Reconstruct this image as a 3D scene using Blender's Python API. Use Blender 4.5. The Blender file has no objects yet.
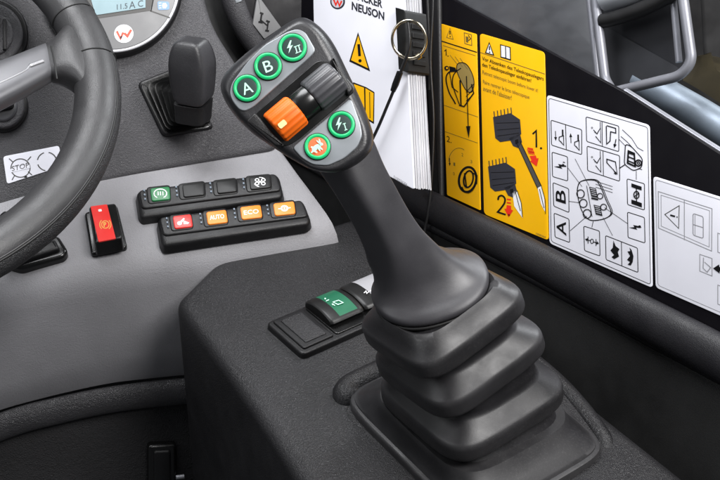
import bpy, bmesh, math, random
from math import sin, cos, pi, radians, sqrt, copysign
from mathutils import Vector as V
random.seed(7)
scene = bpy.context.scene
COL = scene.collection

# ------------------------------------------------------------------ camera frame
ZO = 1.30                       # camera height inside the cab
PITCH = radians(33); F = 1000.0 # focal length in 720-wide pixels (50 mm on 36 mm)
cp, sp = cos(PITCH), sin(PITCH)
CAM = V((0, 0, ZO))
CR, CU, CB = V((1, 0, 0)), V((0, sp, cp)), V((0, -cp, sp))   # right, up, towards viewer
PSI = radians(35)
VR, VF = V((cos(PSI), sin(PSI), 0)), V((-sin(PSI), cos(PSI), 0))  # vehicle right / forward
UP = V((0, 0, 1))

def ray(px, py):
    return CR * ((px - 360) / F) + CU * ((240 - py) / F) - CB
def atD(px, py, D):
    return CAM + ray(px, py) * D
class Plane:
    def __init__(s, p, n):
        s.p = V(p); s.n = V(n).normalized()
        if s.n.dot(CAM - s.p) < 0: s.n = -s.n
    def at(s, px, py):
        d = ray(px, py)
        return CAM + d * ((s.p - CAM).dot(s.n) / d.dot(s.n))
    def off(s, h):
        q = Plane(s.p + s.n * h, s.n); q.n = s.n.copy(); return q
    def basis(s):
        a = CR - s.n * CR.dot(s.n); a.normalize()
        return a, s.n.cross(a)

# ------------------------------------------------------------------ materials
MATS = {}
def mat(name, col, rough=0.5, metal=0.0, grain=0.0, gscale=900, var=0.10, emit=None, estr=0.0, spec=0.5, coat=0.0, wear=0.0, trans=0.0, edge=0.0, dust=0.0, scratch=0.0):
    m = bpy.data.materials.new(name); m.use_nodes = True
    nt = m.node_tree; N = nt.nodes; L = nt.links
    b = N['Principled BSDF']
    if isinstance(col, (int, float)): col = (col, col, col)
    b.inputs['Roughness'].default_value = rough
    b.inputs['Metallic'].default_value = metal
    b.inputs['Specular IOR Level'].default_value = spec
    b.inputs['Coat Weight'].default_value = coat
    b.inputs['Transmission Weight'].default_value = trans
    tc = N.new('ShaderNodeTexCoord')
    n1 = N.new('ShaderNodeTexNoise'); n1.inputs['Scale'].default_value = 28; n1.inputs['Detail'].default_value = 6
    L.new(tc.outputs['Object'], n1.inputs['Vector'])
    mr = N.new('ShaderNodeMapRange'); mr.inputs[1].default_value = .3; mr.inputs[2].default_value = .7
    mr.inputs[3].default_value = 1 - var; mr.inputs[4].default_value = 1 + var
    L.new(n1.outputs['Fac'], mr.inputs[0])
    vm = N.new('ShaderNodeVectorMath'); vm.operation = 'SCALE'; vm.inputs[0].default_value = col
    L.new(mr.outputs[0], vm.inputs['Scale'])
    colout = vm.outputs[0]
    if edge > 0:   # rubbed, dusty convex edges
        ge = N.new('ShaderNodeNewGeometry'); pm = N.new('ShaderNodeMapRange'); pm.inputs[1].default_value = .50; pm.inputs[2].default_value = .60
        pm.inputs[3].default_value = 0; pm.inputs[4].default_value = edge
        L.new(ge.outputs['Pointiness'], pm.inputs[0])
        mxr = N.new('ShaderNodeMix'); mxr.data_type = 'RGBA'; mxr.inputs['B'].default_value = (.16, .158, .16, 1)
        nn = N.new('ShaderNodeTexNoise'); nn.inputs['Scale'].default_value = 90; nn.inputs['Detail'].default_value = 5; L.new(tc.outputs['Object'], nn.inputs['Vector'])
        mm = N.new('ShaderNodeMath'); mm.operation = 'MULTIPLY'; L.new(pm.outputs[0], mm.inputs[0]); L.new(nn.outputs['Fac'], mm.inputs[1])
        L.new(mm.outputs[0], mxr.inputs['Factor']); L.new(colout, mxr.inputs['A']); colout = mxr.outputs['Result']
    if dust > 0:   # fine dust and rubbed haze
        dn = N.new('ShaderNodeTexNoise'); dn.inputs['Scale'].default_value = 800; dn.inputs['Detail'].default_value = 9; dn.inputs['Roughness'].default_value = .75
        dl = N.new('ShaderNodeTexNoise'); dl.inputs['Scale'].default_value = 17; dl.inputs['Detail'].default_value = 4
        L.new(tc.outputs['Object'], dn.inputs['Vector']); L.new(tc.outputs['Object'], dl.inputs['Vector'])
        d1 = N.new('ShaderNodeMapRange'); d1.inputs[1].default_value = .52; d1.inputs[2].default_value = .72; d1.inputs[3].default_value = 0; d1.inputs[4].default_value = dust
        d2 = N.new('ShaderNodeMapRange'); d2.inputs[1].default_value = .40; d2.inputs[2].default_value = .66; d2.inputs[3].default_value = .15; d2.inputs[4].default_value = 1
        L.new(dn.outputs['Fac'], d1.inputs[0]); L.new(dl.outputs['Fac'], d2.inputs[0])
        dm = N.new('ShaderNodeMath'); dm.operation = 'MULTIPLY'; L.new(d1.outputs[0], dm.inputs[0]); L.new(d2.outputs[0], dm.inputs[1])
        dx = N.new('ShaderNodeMix'); dx.data_type = 'RGBA'; dx.inputs['B'].default_value = (.34, .33, .32, 1)
        L.new(dm.outputs[0], dx.inputs['Factor']); L.new(colout, dx.inputs['A']); colout = dx.outputs['Result']
    rr = N.new('ShaderNodeMapRange'); rr.inputs[1].default_value = .3; rr.inputs[2].default_value = .7
    rr.inputs[3].default_value = max(.03, rough - .07 - wear); rr.inputs[4].default_value = min(1, rough + .07)
    n2 = N.new('ShaderNodeTexNoise'); n2.inputs['Scale'].default_value = 55; n2.inputs['Detail'].default_value = 5
    L.new(tc.outputs['Object'], n2.inputs['Vector']); L.new(n2.outputs['Fac'], rr.inputs[0])
    L.new(rr.outputs[0], b.inputs['Roughness'])
    L.new(colout, b.inputs['Base Color'])
    if grain > 0:
        vo = N.new('ShaderNodeTexVoronoi'); vo.feature = 'DISTANCE_TO_EDGE'; vo.inputs['Scale'].default_value = gscale
        wn = N.new('ShaderNodeTexNoise'); wn.inputs['Scale'].default_value = gscale * .6; wn.inputs['Detail'].default_value = 2
        L.new(tc.outputs['Object'], vo.inputs['Vector']); L.new(tc.outputs['Object'], wn.inputs['Vector'])
        ad = N.new('ShaderNodeMath'); ad.operation = 'MULTIPLY_ADD'; ad.inputs[1].default_value = 1.2
        L.new(vo.outputs['Distance'], ad.inputs[0]); L.new(wn.outputs['Fac'], ad.inputs[2])
        bp = N.new('ShaderNodeBump'); bp.inputs['Strength'].default_value = grain; bp.inputs['Distance'].default_value = .0008
        L.new(ad.outputs[0], bp.inputs['Height']); L.new(bp.outputs['Normal'], b.inputs['Normal'])
    if emit is not None:
        b.inputs['Emission Color'].default_value = (*emit, 1); b.inputs['Emission Strength'].default_value = estr
    MATS[name] = m
    return m
def srgb(h):
    h = h.lstrip('#'); o = []
    for i in (0, 2, 4):
        c = int(h[i:i+2], 16) / 255
        o.append(c / 12.92 if c <= .04045 else ((c + .055) / 1.055) ** 2.4)
    return tuple(o)

mat('dark_dash_plastic', (.047, .0455, .050), .5, grain=.6, gscale=950, dust=.06)
mat('grey_dash_plastic', (.235, .232, .245), .55, grain=.4, gscale=1000, var=.07, dust=.08)
mat('console_plastic', (.0112, .0108, .0122), .46, grain=.55, gscale=1050, var=.22, dust=.035)
mat('knee_plastic', (.036, .035, .038), .45, grain=.8, gscale=720)
mat('dark_carpet', (.017, .0165, .018), .85, grain=1, gscale=520, var=.25)
mat('grip_rubber', (.037, .036, .040), .42, grain=.05, gscale=1500, var=.18, dust=.05)
mat('lever_plastic', (.024, .0235, .026), .42, grain=.14, gscale=1100, var=.15, dust=.08)
mat('head_plastic', (.022, .0217, .024), .36, grain=.12, gscale=1300, var=.15, dust=.08)
mat('boot_rubber', (.0135, .013, .0145), .45, grain=.045, gscale=1500, var=.26, wear=.05, edge=.6, dust=.12, spec=.42)
mat('black_plastic', (.0085, .0083, .009), .40, grain=.15, gscale=1200, dust=.05, spec=.38)
mat('black_gloss', .006, .22)
mat('wall_black', (.0045, .0040, .0055), .36, spec=.12)
mat('void_black', .0065, .55, spec=.3, grain=.08, gscale=900)
mat('rail_plastic', (.0100, .0096, .0120), .5, grain=.2, gscale=900)
mat('leather', (.029, .0285, .030), .43, grain=.14, gscale=1100, var=.18)
mat('gaiter_rubber', .0085, .33, grain=.08, gscale=900, var=.2)
mat('leather_grain', (.026, .026, .028), .5, grain=.9, gscale=800)
mat('seam', .008, .6)
mat('satin_silver', (.33, .33, .34), .3, metal=.85)
mat('spoke_grey', (.105, .105, .112), .36, metal=.35, var=.04)
mat('spoke_line', (.26, .26, .27), .4, metal=.6)
mat('chrome', (.75, .75, .76), .15, metal=1)
mat('steel_ring', (.62, .55, .42), .2, metal=1)
mat('key_white', (.72, .72, .76), .4, var=.02)
mat('paper_white', (.80, .80, .86), .5, var=.02)
mat('paper_edge', (.30, .30, .32), .8, var=.3)
mat('leaf_white', (.60, .60, .63), .7, var=.15)
mat('sticker_white', (.83, .83, .90), .36, var=.03)
mat('sticker_yellow', (.95, .49, .0), .36, var=.03)
mat('print_black', (.006, .006, .007), .5, spec=.15)
mat('print_grey', (.06, .058, .055), .5)
mat('print_light', (.28, .28, .30), .5)
mat('print_paper', (.55, .54, .60), .5)
mat('print_red', srgb('#e02a12'), .4, var=.02)
mat('print_white', (.78, .78, .80), .45)
mat('print_slate', (.030, .031, .040), .5, spec=.2)
mat('print_brown', (.16, .11, .02), .5)
mat('print_ochre', (.33, .24, .07), .5)
mat('plate_grey', (.26, .28, .30), .34, metal=.3, var=.08, dust=.08)
mat('button_dark', (.016, .036, .032), .5, spec=.3)
mat('button_green', (.01, .36, .12), .35, emit=(.01, .75, .24), estr=.28, var=.10)
mat('mint', (.40, .66, .53), .45, emit=(.5, .95, .72), estr=.16, var=.04)
mat('button_rabbit', (.72, .14, .05), .4, emit=(.8, .15, .03), estr=.12)
mat('roller_orange', (.78, .13, .006), .45, var=.08, spec=.35)
mat('roller_grey', (.06, .06, .066), .38, var=.08)
mat('roller_mark', (.80, .62, .30), .45, emit=(1, .7, .3), estr=.12)
mat('key_orange', (.85, .23, .02), .4, var=.03)
mat('key_red', (.75, .035, .03), .38, var=.03)
mat('key_green', (.015, .16, .05), .38, var=.04)
mat('key_black', .008, .4, spec=.35)
mat('led', (.18, .22, .27), .4)
mat('led_green', (.02, .35, .2), .4, emit=(.02, .5, .3), estr=.3)
mat('sym_gold', (.75, .42, .10), .45)
mat('rocker_green', (.01, .11, .055), .36, var=.08)
mat('rocker_grey', (.33, .33, .35), .4, var=.05)
mat('cluster_grey', (.165, .165, .168), .42, var=.04)
mat('lcd', (.24, .33, .36), .35, emit=(.40, .60, .66), estr=.17, var=.08, spec=.25)
mat('clip_black', .006, .5, spec=.3)
mat('lcd_ink', (.02, .03, .04), .4)
mat('icon_blue', (.16, .27, .45), .4, emit=(.3, .5, .85), estr=.08)
mat('badge_red', (.55, .07, .03), .4)
mat('hood_grey', (.034, .0355, .039), .5, var=.2)
mat('hood_dark', (.018, .019, .022), .5, var=.25)
mat('machine_yellow', (.034, .026, .009), .7, var=.4)
mat('machine_dark', (.034, .033, .032), .6, var=.4)
mat('tube_metal', (.30, .305, .33), .42, metal=.35, var=.15)
mat('tube_blue', (.26, .31, .36), .4, metal=.35, var=.12)
mat('pale_panel', (.60, .63, .66), .35, var=.1)
mat('gasket', .012, .5)
# glass pane: clear sheet with a weak mirror, the same for every ray
g = bpy.data.materials.new('window_glass'); g.use_nodes = True
nt = g.node_tree; nt.nodes.remove(nt.nodes['Principled BSDF'])
tr = nt.nodes.new('ShaderNodeBsdfTransparent'); tr.inputs[0].default_value = (.90, .90, .92, 1)
gl = nt.nodes.new('ShaderNodeBsdfGlossy'); gl.inputs['Roughness'].default_value = .14
fr = nt.nodes.new('ShaderNodeFresnel'); fr.inputs[0].default_value = 1.45
mx = nt.nodes.new('ShaderNodeMixShader'); out = nt.nodes['Material Output']
sc_ = nt.nodes.new('ShaderNodeMath'); sc_.operation = 'MULTIPLY'; sc_.inputs[1].default_value = .12; nt.links.new(fr.outputs[0], sc_.inputs[0]); nt.links.new(sc_.outputs[0], mx.inputs[0]); nt.links.new(tr.outputs[0], mx.inputs[1]); nt.links.new(gl.outputs[0], mx.inputs[2])
nt.links.new(mx.outputs[0], out.inputs[0]); MATS['window_glass'] = g

# ------------------------------------------------------------------ objects
def thing(name, label, cat, loc, group=None):
    o = bpy.data.objects.new(name, None); COL.objects.link(o)
    o.empty_display_size = .02; o.location = loc
    o['label'] = label; o['category'] = cat
    if group: o['group'] = group
    return o
def wloc(o):
    return V(o.location) + (wloc(o.parent) if o.parent else V((0, 0, 0)))

class MB:
    def __init__(s): s.v = []; s.f = []; s.m = []; s.names = []
    def mi(s, name):
        if name not in s.names: s.names.append(name)
        return s.names.index(name)
    def add(s, verts, faces, mname):
        o = len(s.v); s.v += [V(a) for a in verts]; k = s.mi(mname)
        for f in faces: s.f.append([o + i for i in f]); s.m.append(k)
    def poly(s, pts, mname): s.add(pts, [list(range(len(pts)))], mname)
    def loft(s, rings, mname, cap0=True, cap1=True, closed=True, matfn=None):
        n = len(rings[0]); o = len(s.v); k = s.mi(mname)
        for r in rings: s.v += [V(a) for a in r]
        for i in range(len(rings) - 1):
            for j in range(n if closed else n - 1):
                j2 = (j + 1) % n
                s.f.append([o + i*n + j, o + i*n + j2, o + (i+1)*n + j2, o + (i+1)*n + j])
                s.m.append(s.mi(matfn(i, j)) if matfn else k)
        if closed and cap0: s.f.append([o + j for j in range(n)][::-1]); s.m.append(k)
        if closed and cap1: s.f.append([o + (len(rings)-1)*n + j for j in range(n)]); s.m.append(k)
    def tube(s, pts, r, mname, seg=14, closed=False):
        pts = [V(p) for p in pts]; n = len(pts)
        rad = r if isinstance(r, (list, tuple)) else [r] * n
        rings = []; up = None
        for i, p in enumerate(pts):
            if closed: t = pts[(i+1) % n] - pts[i-1]
            else: t = pts[min(i+1, n-1)] - pts[max(i-1, 0)]
            t.normalize()
            if up is None:
                up = UP if abs(t.z) < .9 else CR
            a = up - t * up.dot(t); a.normalize(); up = a; b = t.cross(a)
            rings.append([p + (a*cos(2*pi*k/seg) + b*sin(2*pi*k/seg)) * rad[i] for k in range(seg)])
        if closed: rings.append(rings[0])
        s.loft(rings, mname, not closed, not closed)
    def build(s, name, root=None, label=None, cat=None, group=None, kind=None, sharp=38, loc=None, merge=True):
        if root is not None: base = wloc(root)
        elif loc is not None: base = V(loc)
        else:
            n = len(s.v); base = sum(s.v, V((0, 0, 0))) / n; base.z = min(a.z for a in s.v)
        me = bpy.data.meshes.new(name)
        me.from_pydata([a - base for a in s.v], [], s.f)
        for n_ in s.names: me.materials.append(MATS[n_])
        for p, k in zip(me.polygons, s.m): p.material_index = k
        bm = bmesh.new(); bm.from_mesh(me)
        if merge: bmesh.ops.remove_doubles(bm, verts=bm.verts, dist=1e-6)
        bmesh.ops.recalc_face_normals(bm, faces=bm.faces)
        bm.to_mesh(me); bm.free()
        for p in me.polygons: p.use_smooth = True
        me.set_sharp_from_angle(angle=radians(sharp))
        o = bpy.data.objects.new(name, me); COL.objects.link(o)
        if root is not None: o.parent = root
        else: o.location = base
        if label: o['label'] = label
        if cat: o['category'] = cat
        if group: o['group'] = group
        if kind: o['kind'] = kind
        return o

def cat_rom(pts, k=6, closed=False):
    pts = [V(p) for p in pts]; n = len(pts); o = []
    for i in range(n if closed else n - 1):
        if closed: a, b, c, d = pts[i-1], pts[i], pts[(i+1) % n], pts[(i+2) % n]
        else: a, b, c, d = pts[max(i-1, 0)], pts[i], pts[i+1], pts[min(i+2, n-1)]
        for j in range(k):
            t = j / k
            o.append(.5*((2*b) + (c-a)*t + (2*a-5*b+4*c-d)*t*t + (3*b-a-3*c+d)*t*t*t))
    if not closed: o.append(pts[-1])
    return o
def smooth_rings(rings, k=4):
    n = len(rings[0]); cols = [cat_rom([r[j] for r in rings], k) for j in range(n)]
    return [[c[i] for c in cols] for i in range(len(cols[0]))]
def rnd(pts, r, n=5):
    """round the corners of a pixel polygon"""
    o = []; m = len(pts)
    rs = r if isinstance(r, (list, tuple)) else [r] * m
    for i in range(m):
        p = V((*pts[i], 0)); a = V((*pts[i-1], 0)) - p; b = V((*pts[(i+1) % m], 0)) - p
        q = min(rs[i], a.length*.48, b.length*.48)
        if q <= 0: o.append((p.x, p.y)); continue
        s, e = p + a.normalized()*q, p + b.normalized()*q
        for k in range(n + 1):
            t = k / n; z = s*(1-t)**2 + p*2*t*(1-t) + e*t*t; o.append((z.x, z.y))
    return o
def inset(pts, pl, d):
    a, b = pl.basis(); q = [((p - pl.p).dot(a), (p - pl.p).dot(b)) for p in pts]; n = len(q)
    area = sum(q[i-1][0]*q[i][1] - q[i][0]*q[i-1][1] for i in range(n)); sg = 1 if area > 0 else -1
    out = []
    for i in range(n):
        x0, y0 = q[i-1]; x1, y1 = q[i]; x2, y2 = q[(i+1) % n]
        e1 = V((x1-x0, y1-y0)); e2 = V((x2-x1, y2-y1))
        if e1.length < 1e-9: e1 = e2
        if e2.length < 1e-9: e2 = e1
        e1.normalize(); e2.normalize()
        n1 = V((-e1.y, e1.x))*sg; n2 = V((-e2.y, e2.x))*sg
        m_ = n1 + n2
        if m_.length < 1e-6: m_ = n1
        m_.normalize(); c = max(.35, m_.dot(n1))
        out.append(pts[i] + (a*m_.x + b*m_.y) * (d / c))
    return out
def slab(mb, px, pl, depth, bevel, mname, r=0, draft=0.0, top=None, seg=4, rn=5):
    """plate whose top outline is the pixel polygon px on plane pl, sunk by depth"""
    if r: px = rnd(px, r, rn)
    ou = [pl.at(*p) for p in px]
    rings = []
    base = inset(ou, pl, -draft) if draft else ou
    rings.append([p - pl.n*depth for p in base])
    for k in range(seg + 1):
        t = k/seg*pi/2
        rings.append([p - pl.n*bevel*(1 - sin(t)) for p in inset(ou, pl, bevel*(1 - cos(t)))])
    mb.loft(rings, mname)
    if top: mb.m[-1] = mb.mi(top)

# text outlines
_txt = {}
def text_mesh(s, bold=0.0):
    key = (s, bold)
    if key not in _txt:
        cu = bpy.data.curves.new('t', 'FONT'); cu.body = s; cu.offset = bold; cu.resolution_u = 3
        ob = bpy.data.objects.new('t', cu); COL.objects.link(ob)
        bpy.context.view_layer.update()
        me = bpy.data.meshes.new_from_object(ob.evaluated_get(bpy.context.evaluated_depsgraph_get()))
        vs = [(v.co.x, v.co.y) for v in me.vertices]; fs = [list(p.vertices) for p in me.polygons]
        bpy.data.objects.remove(ob); bpy.data.curves.remove(cu); bpy.data.meshes.remove(me)
        x0 = min(v[0] for v in vs); x1 = max(v[0] for v in vs); y0 = min(v[1] for v in vs); y1 = max(v[1] for v in vs)
        _txt[key] = ([((x-x0)/(x1-x0), (y-y0)/(y1-y0)) for x, y in vs], fs)
    return _txt[key]

class Art:
    """print on a flat surface; every layer lies .1 mm above the one below"""
    def __init__(s, mb, pl, step=.00012): s.mb = mb; s.pl = pl; s.st = step
    def P(s, pts, k): 
        q = s.pl.off(k*s.st); return [q.at(*p) for p in pts]
    def poly(s, pts, m, k=1): s.mb.poly(s.P(pts, k), m)
    def line(s, pts, w, m, k=1, closed=False):
        pts = [V((*p, 0)) for p in pts]; n = len(pts); L = []; R = []
        for i in range(n):
            if closed: a, b = pts[i] - pts[i-1], pts[(i+1) % n] - pts[i]
            else: a, b = (pts[i] - pts[i-1] if i else pts[1]-pts[0]), (pts[i+1]-pts[i] if i < n-1 else pts[i]-pts[i-1])
            a.normalize(); b.normalize(); na = V((-a.y, a.x, 0)); nb = V((-b.y, b.x, 0)); q = na + nb
            if q.length < .2: q = na
            q.normalize(); c = max(.5, q.dot(na)); q *= w*.5/c
            L.append((pts[i]+q)[:2]); R.append((pts[i]-q)[:2])
        v = s.P(L + R, k); f = []
        for i in range(n if closed else n-1):
            j = (i+1) % n; f.append([i, j, n+j, n+i])
        s.mb.add(v, f, m)
    def circ(s, c, r, m, k=1, ry=None, n=24, rot=0):
        ry = ry or r; s.poly(s.cpts(c, r, ry, n, rot), m, k)
    def cpts(s, c, r, ry=None, n=24, rot=0, a0=0, a1=360):
        ry = ry or r; o = []; full = (a1 - a0 == 360)
        for i in range(n if full else n+1):
            t = radians(a0 + (a1-a0)*i/n); x, y = r*cos(t), ry*sin(t)
            o.append((c[0]+x*cos(rot)-y*sin(rot), c[1]+x*sin(rot)+y*cos(rot)))
        return o
    def ring(s, c, r, w, m, k=1, ry=None, n=28, rot=0): s.line(s.cpts(c, r, ry, n, rot), w, m, k, True)
    def arc(s, c, r, a0, a1, w, m, k=1, ry=None, rot=0): s.line(s.cpts(c, r, ry, 14, rot, a0, a1), w, m, k)
    def text(s, t, o, xd, yd, m, k=1, bold=0.0):
        """o = pixel of lower-left corner, xd / yd = full width / height vectors in pixels"""
        vs, fs = text_mesh(t, bold)
        s.mb.add(s.P([(o[0]+x*xd[0]+y*yd[0], o[1]+x*xd[1]+y*yd[1]) for x, y in vs], k), fs, m)
    def arrow(s, a, b, w, hw, hl, m, k=1):
        a = V((*a, 0)); b = V((*b, 0)); d = (b-a).normalized(); q = V((-d.y, d.x, 0)); e = b - d*hl
        s.poly([(p.x, p.y) for p in (a+q*w/2, e+q*w/2, e+q*hw/2, b, e-q*hw/2, e-q*w/2, a-q*w/2)], m, k)
    def bolt(s, c, sc, m, k=1, rot=0):
        z = [(1, -7), (-3.6, 1.2), (-.6, .6), (-2.4, 7), (3.4, -1.8), (.4, -1.0), (2.6, -7)]
        s.poly([(c[0]+sc*(x*cos(rot)-y*sin(rot)), c[1]+sc*(x*sin(rot)+y*cos(rot))) for x, y in z], m, k)

def ringpts(c, e1, e2, a, b, n=2.0, N=48, rot=0.0, fit=True):
    q = []
    for i in range(N):
        t = 2*pi*i/N; x = copysign(abs(cos(t))**(2/n), cos(t)); y = copysign(abs(sin(t))**(2/n), sin(t))
        q.append((x*cos(rot)-y*sin(rot), x*sin(rot)+y*cos(rot)))
    mx_ = max(abs(p[0]) for p in q); my = max(abs(p[1]) for p in q)
    if not fit: mx_ = my = 1
    return [c + e1*(x/mx_*a) + e2*(y/my*b) for x, y in q]

# ------------------------------------------------------------------ planes of the cab
CON = Plane((0, 0, ZO - .478), UP)
WALL = Plane(CAM - CB*(.783/.804), CR*1 - CB*.804)         # inward leaning side wall
psd = radians(18.6); DR = V((cos(psd), sin(psd), 0)); DF = V((-sin(psd), cos(psd), 0))
def tilt(a): return DF*cos(radians(a)) + UP*sin(radians(a))
LEDGE = Plane(atD(180, 262, .83), DR.cross(tilt(20)))
FACE = Plane(atD(150, 262, .836), DR.cross(tilt(76)))
UPPER = Plane(LEDGE.at(140, 173), DR.cross(tilt(52)))
HEAD = Plane(atD(305, 95, .53), V((.04, -.77, .64)))

# ================================================================== DASHBOARD
dash = thing('dashboard', 'two-tone dashboard, black above and grey below, behind the steering wheel', 'dashboard', LEDGE.at(150, 230))
mb = MB()
slab(mb, [(-160, -90), (196, -90), (203, -10), (213, 26), (236, 62), (262, 102), (280, 151), (200, 165), (125, 178), (0, 213), (-160, 250)],
     UPPER, .05, .007, 'dark_dash_plastic', r=[0, 0, 30, 40, 40, 30, 12, 40, 40, 40, 0])
mb.build('upper_panel', dash)
# grey ledge with rolled front and face as one skin
xs = [-120, -60, 0, 40, 80, 115, 150, 190, 240, 290, 336]
def interp(tab, x):
    for (x0, y0), (x1, y1) in zip(tab, tab[1:]):
        if x <= x1: return y0 + (y1-y0)*(x-x0)/(x1-x0)
    return tab[-1][1]
crease = [(-120, 248), (0, 212), (125, 175), (200, 161), (276, 147), (336, 136)]
roll = [(-120, 306), (0, 288), (80, 274), (151, 262), (240, 249), (336, 233)]
bend = [(-120, 432), (0, 394), (60, 377), (100, 367), (175, 357), (336, 345)]
bott = [(-120, 462), (0, 418), (60, 401), (120, 389), (187, 382), (336, 374)]
rows = []
# the crease side of the ledge ends on the slanting right edge
for x in xs:
    xr = x if x < 270 else 270 + (x-270)*.1
    a = LEDGE.at(xr, interp(crease, xr)) 
    b = LEDGE.at(x, interp(roll, x))
    c = FACE.at(x, interp(bend, x)); d = FACE.at(x, interp(bott, x)) + (DF*.010)
    fdir = (c - b).normalized(); ldir = (a - b).normalized()
    r_ = .016
    p = [a + ldir*.012 - UP*.002, a + (b-a)*.5, b + ldir*r_*1.5]
    for t in (.25, .5, .75):
        p.append((b+ldir*r_*1.5)*(1-t)**2 + b*2*t*(1-t) + (b+fdir*r_*1.5)*t*t)
    p += [b + fdir*r_*1.5, b + (c-b)*.6, c - fdir*.008, c + (d-c).normalized()*.008, d, d + DF*.03]
    rows.append(p)
# rounded right end, then the closing side
last = rows[-1]
rows.append([p + DR*.003 - UP*.003 + DF*.001 for p in last]); rows.append([p + DR*.004 - UP*.012 for p in last]); rows.append([p + DR*.004 - UP*.09 + DF*.02 for p in last])
mb = MB(); rr_ = smooth_rings(rows, 3); mb.loft(rr_, 'grey_dash_plastic', closed=False)
mb.build('lower_panel', dash, sharp=60)
# knee roll and dark lower cover
kr = [(-120, 480), (0, 431), (60, 414), (120, 402), (192, 394), (250, 391)]
cl = [FACE.at(*p) + FACE.n*(-.007) for p in kr]
mb = MB(); mb.tube(cat_rom(cl, 6), .0125, 'knee_plastic', 24); qk = FACE.off(-.007); mb.v = [p - qk.n*((p-qk.p).dot(qk.n)*.55) for p in mb.v]
mb.build('knee_roll', dash)
mb = MB(); q = FACE.off(-.012)
slab(mb, [(-120, 462), (0, 420), (60, 404), (120, 392), (250, 384), (250, 700), (-120, 700)], q, .03, .002, 'dark_carpet')
mb.build('footwell_lining', dash)
mb = MB(); q = FACE.off(-.004)
slab(mb, [(148, 446), (177, 445), (178, 520), (148, 520)], q, .02, .003, 'black_gloss', r=4)
slab(mb, [(154, 452), (171, 451), (172, 520), (154, 520)], q.off(.003), .01, .002, 'black_plastic', r=3)
mb.tube([q.off(.001).at(176, 477.5), q.off(.001).at(184, 476.5)], .002, 'tube_metal')
mb.build('latch', dash)

# ---------------------------------------------------------------- instrument cluster
C0, RC = (112, -16), 68
t = thing('instrument_cluster', 'round grey instrument cluster with pale blue display and white rim', 'gauge', UPPER.at(*C0))
mb = MB(); A0 = Art(mb, UPPER)
slab(mb, A0.cpts(C0, RC+3.5, n=96), UPPER.off(.010), .02, .004, 'black_plastic'); mb.build('housing', t)
mb = MB(); A0 = Art(mb, UPPER)
slab(mb, A0.cpts(C0, RC, n=96), UPPER.off(.0115), .01, .0014, 'key_white'); mb.build('rim', t)
mb = MB(); q = UPPER.off(.0120); A0 = Art(mb, q)
slab(mb, A0.cpts(C0, RC-2.6, n=96), q, .004, .0006, 'cluster_grey')
# darker upper field with its notch
A0.poly([(62, 14), (96, 18.5), (150, 10.5), (152, 3), (156, -6), (158, -60), (62, -60)], 'print_grey', 2)
A0.line([(150, 10.5), (170, 17.5)], 1.2, 'print_grey', 2)
A0.line([(154, -4), (151, 11)], 1.0, 'print_black', 3)
# lamp symbol
A0.poly(rnd([(157.5, 1), (169, 1.5), (169.5, 9.5), (158, 10)], 2), 'icon_blue', 2)
A0.poly([(165.5, 2.6), (162.5, 3.2), (162, 5.6), (162.6, 8.0), (165.6, 8.4), (167.4, 5.5)], 'print_paper', 3)
for yy in (3.2, 5.6, 8): A0.line([(158.8, yy), (161.3, yy-.3)], .9, 'print_paper', 3)
# badge
A0.circ((123.8, 33.6), 9.6, 'print_white', 2, ry=9.2, n=36)
A0.line([(116.8, 31.0), (120.5, 38.4), (123.2, 32.2)], 2.2, 'badge_red', 3); A0.line([(124.2, 33.0), (127.4, 36.0), (131.2, 29.6)], 2.4, 'badge_red', 3)
A0.line([(120.5, 38.4), (121.6, 36)], 1.6, 'print_slate', 4)
mb.build('face', t)
mb = MB(); A0 = Art(mb, q.off(.0006))
A0.poly([(80, -40), (145.5, -40), (145.5, 7.5), (95.5, 15)], 'lcd', 1)
A0.text('11.5', (117, 9.6), (10.5, -1.4), (-.1, -5.2), 'lcd_ink', 2)
A0.text('A', (129.2, 8.6), (6.2, -.9), (-.1, -7), 'lcd_ink', 2)
A0.text('C', (138, 7.0), (5.2, -.7), (-.1, -6.4), 'lcd_ink', 2)
for xx in (100, 108): A0.line([(xx, -2), (xx+5, -2.6)], .7, 'lcd_ink', 2)
A0.line([(92, -6), (145, -12)], .6, 'lcd_ink', 2)
mb.build('screen', t)

# ---------------------------------------------------------------- air vents
def vent(label, c, R, cat, name, knob):
    t = thing(name, label, cat, UPPER.at(*c))
    for i, (k, h, m_) in enumerate([(1.0, .004, 'black_plastic'), (.86, .008, 'dark_dash_plastic'), (.70, .005, 'black_plastic'), (.60, .010, 'roller_grey' if knob else 'dark_dash_plastic')]):
        mb = MB(); a_ = Art(mb, UPPER)
        slab(mb, a_.cpts(c, R*k, n=64), UPPER.off(h), h+.004, .0025, m_)
        if i == 3:
            a_ = Art(mb, UPPER.off(h), .0002)
            if knob:
                mb2 = mb
                slab(mb, rnd([(c[0]-R*.45, c[1]-R*.12), (c[0]+R*.42, c[1]-R*.3), (c[0]+R*.46, c[1]+R*.02), (c[0]-R*.4, c[1]+R*.2)], 3), UPPER.off(h+.006), .006, .002, 'black_plastic')
            else:
                for d in (-.3, -.08, .14, .36):
                    w_ = .52*sqrt(max(.05, 1-(d/.6)**2))
                    slab(mb, [(c[0]+R*(d-.04), c[1]-R*w_), (c[0]+R*(d+.05), c[1]-R*w_), (c[0]+R*(d+.05), c[1]+R*w_), (c[0]+R*(d-.04), c[1]+R*w_)], UPPER.off(h+.0025), .003, .0008, 'black_plastic')
        mb.build(['outer_ring', 'collar', 'inner_ring', 'knob' if knob else 'louvre'][i], t)
    return t
vent('round black air vent with stepped rings, above the wheel spoke', (-9, 34), 37, 'air vent', 'air_vent', False)
vent('small round black socket with raised cap, just below the wheel spoke', (2, 106), 26, 'socket', 'power_socket', True)

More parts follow.
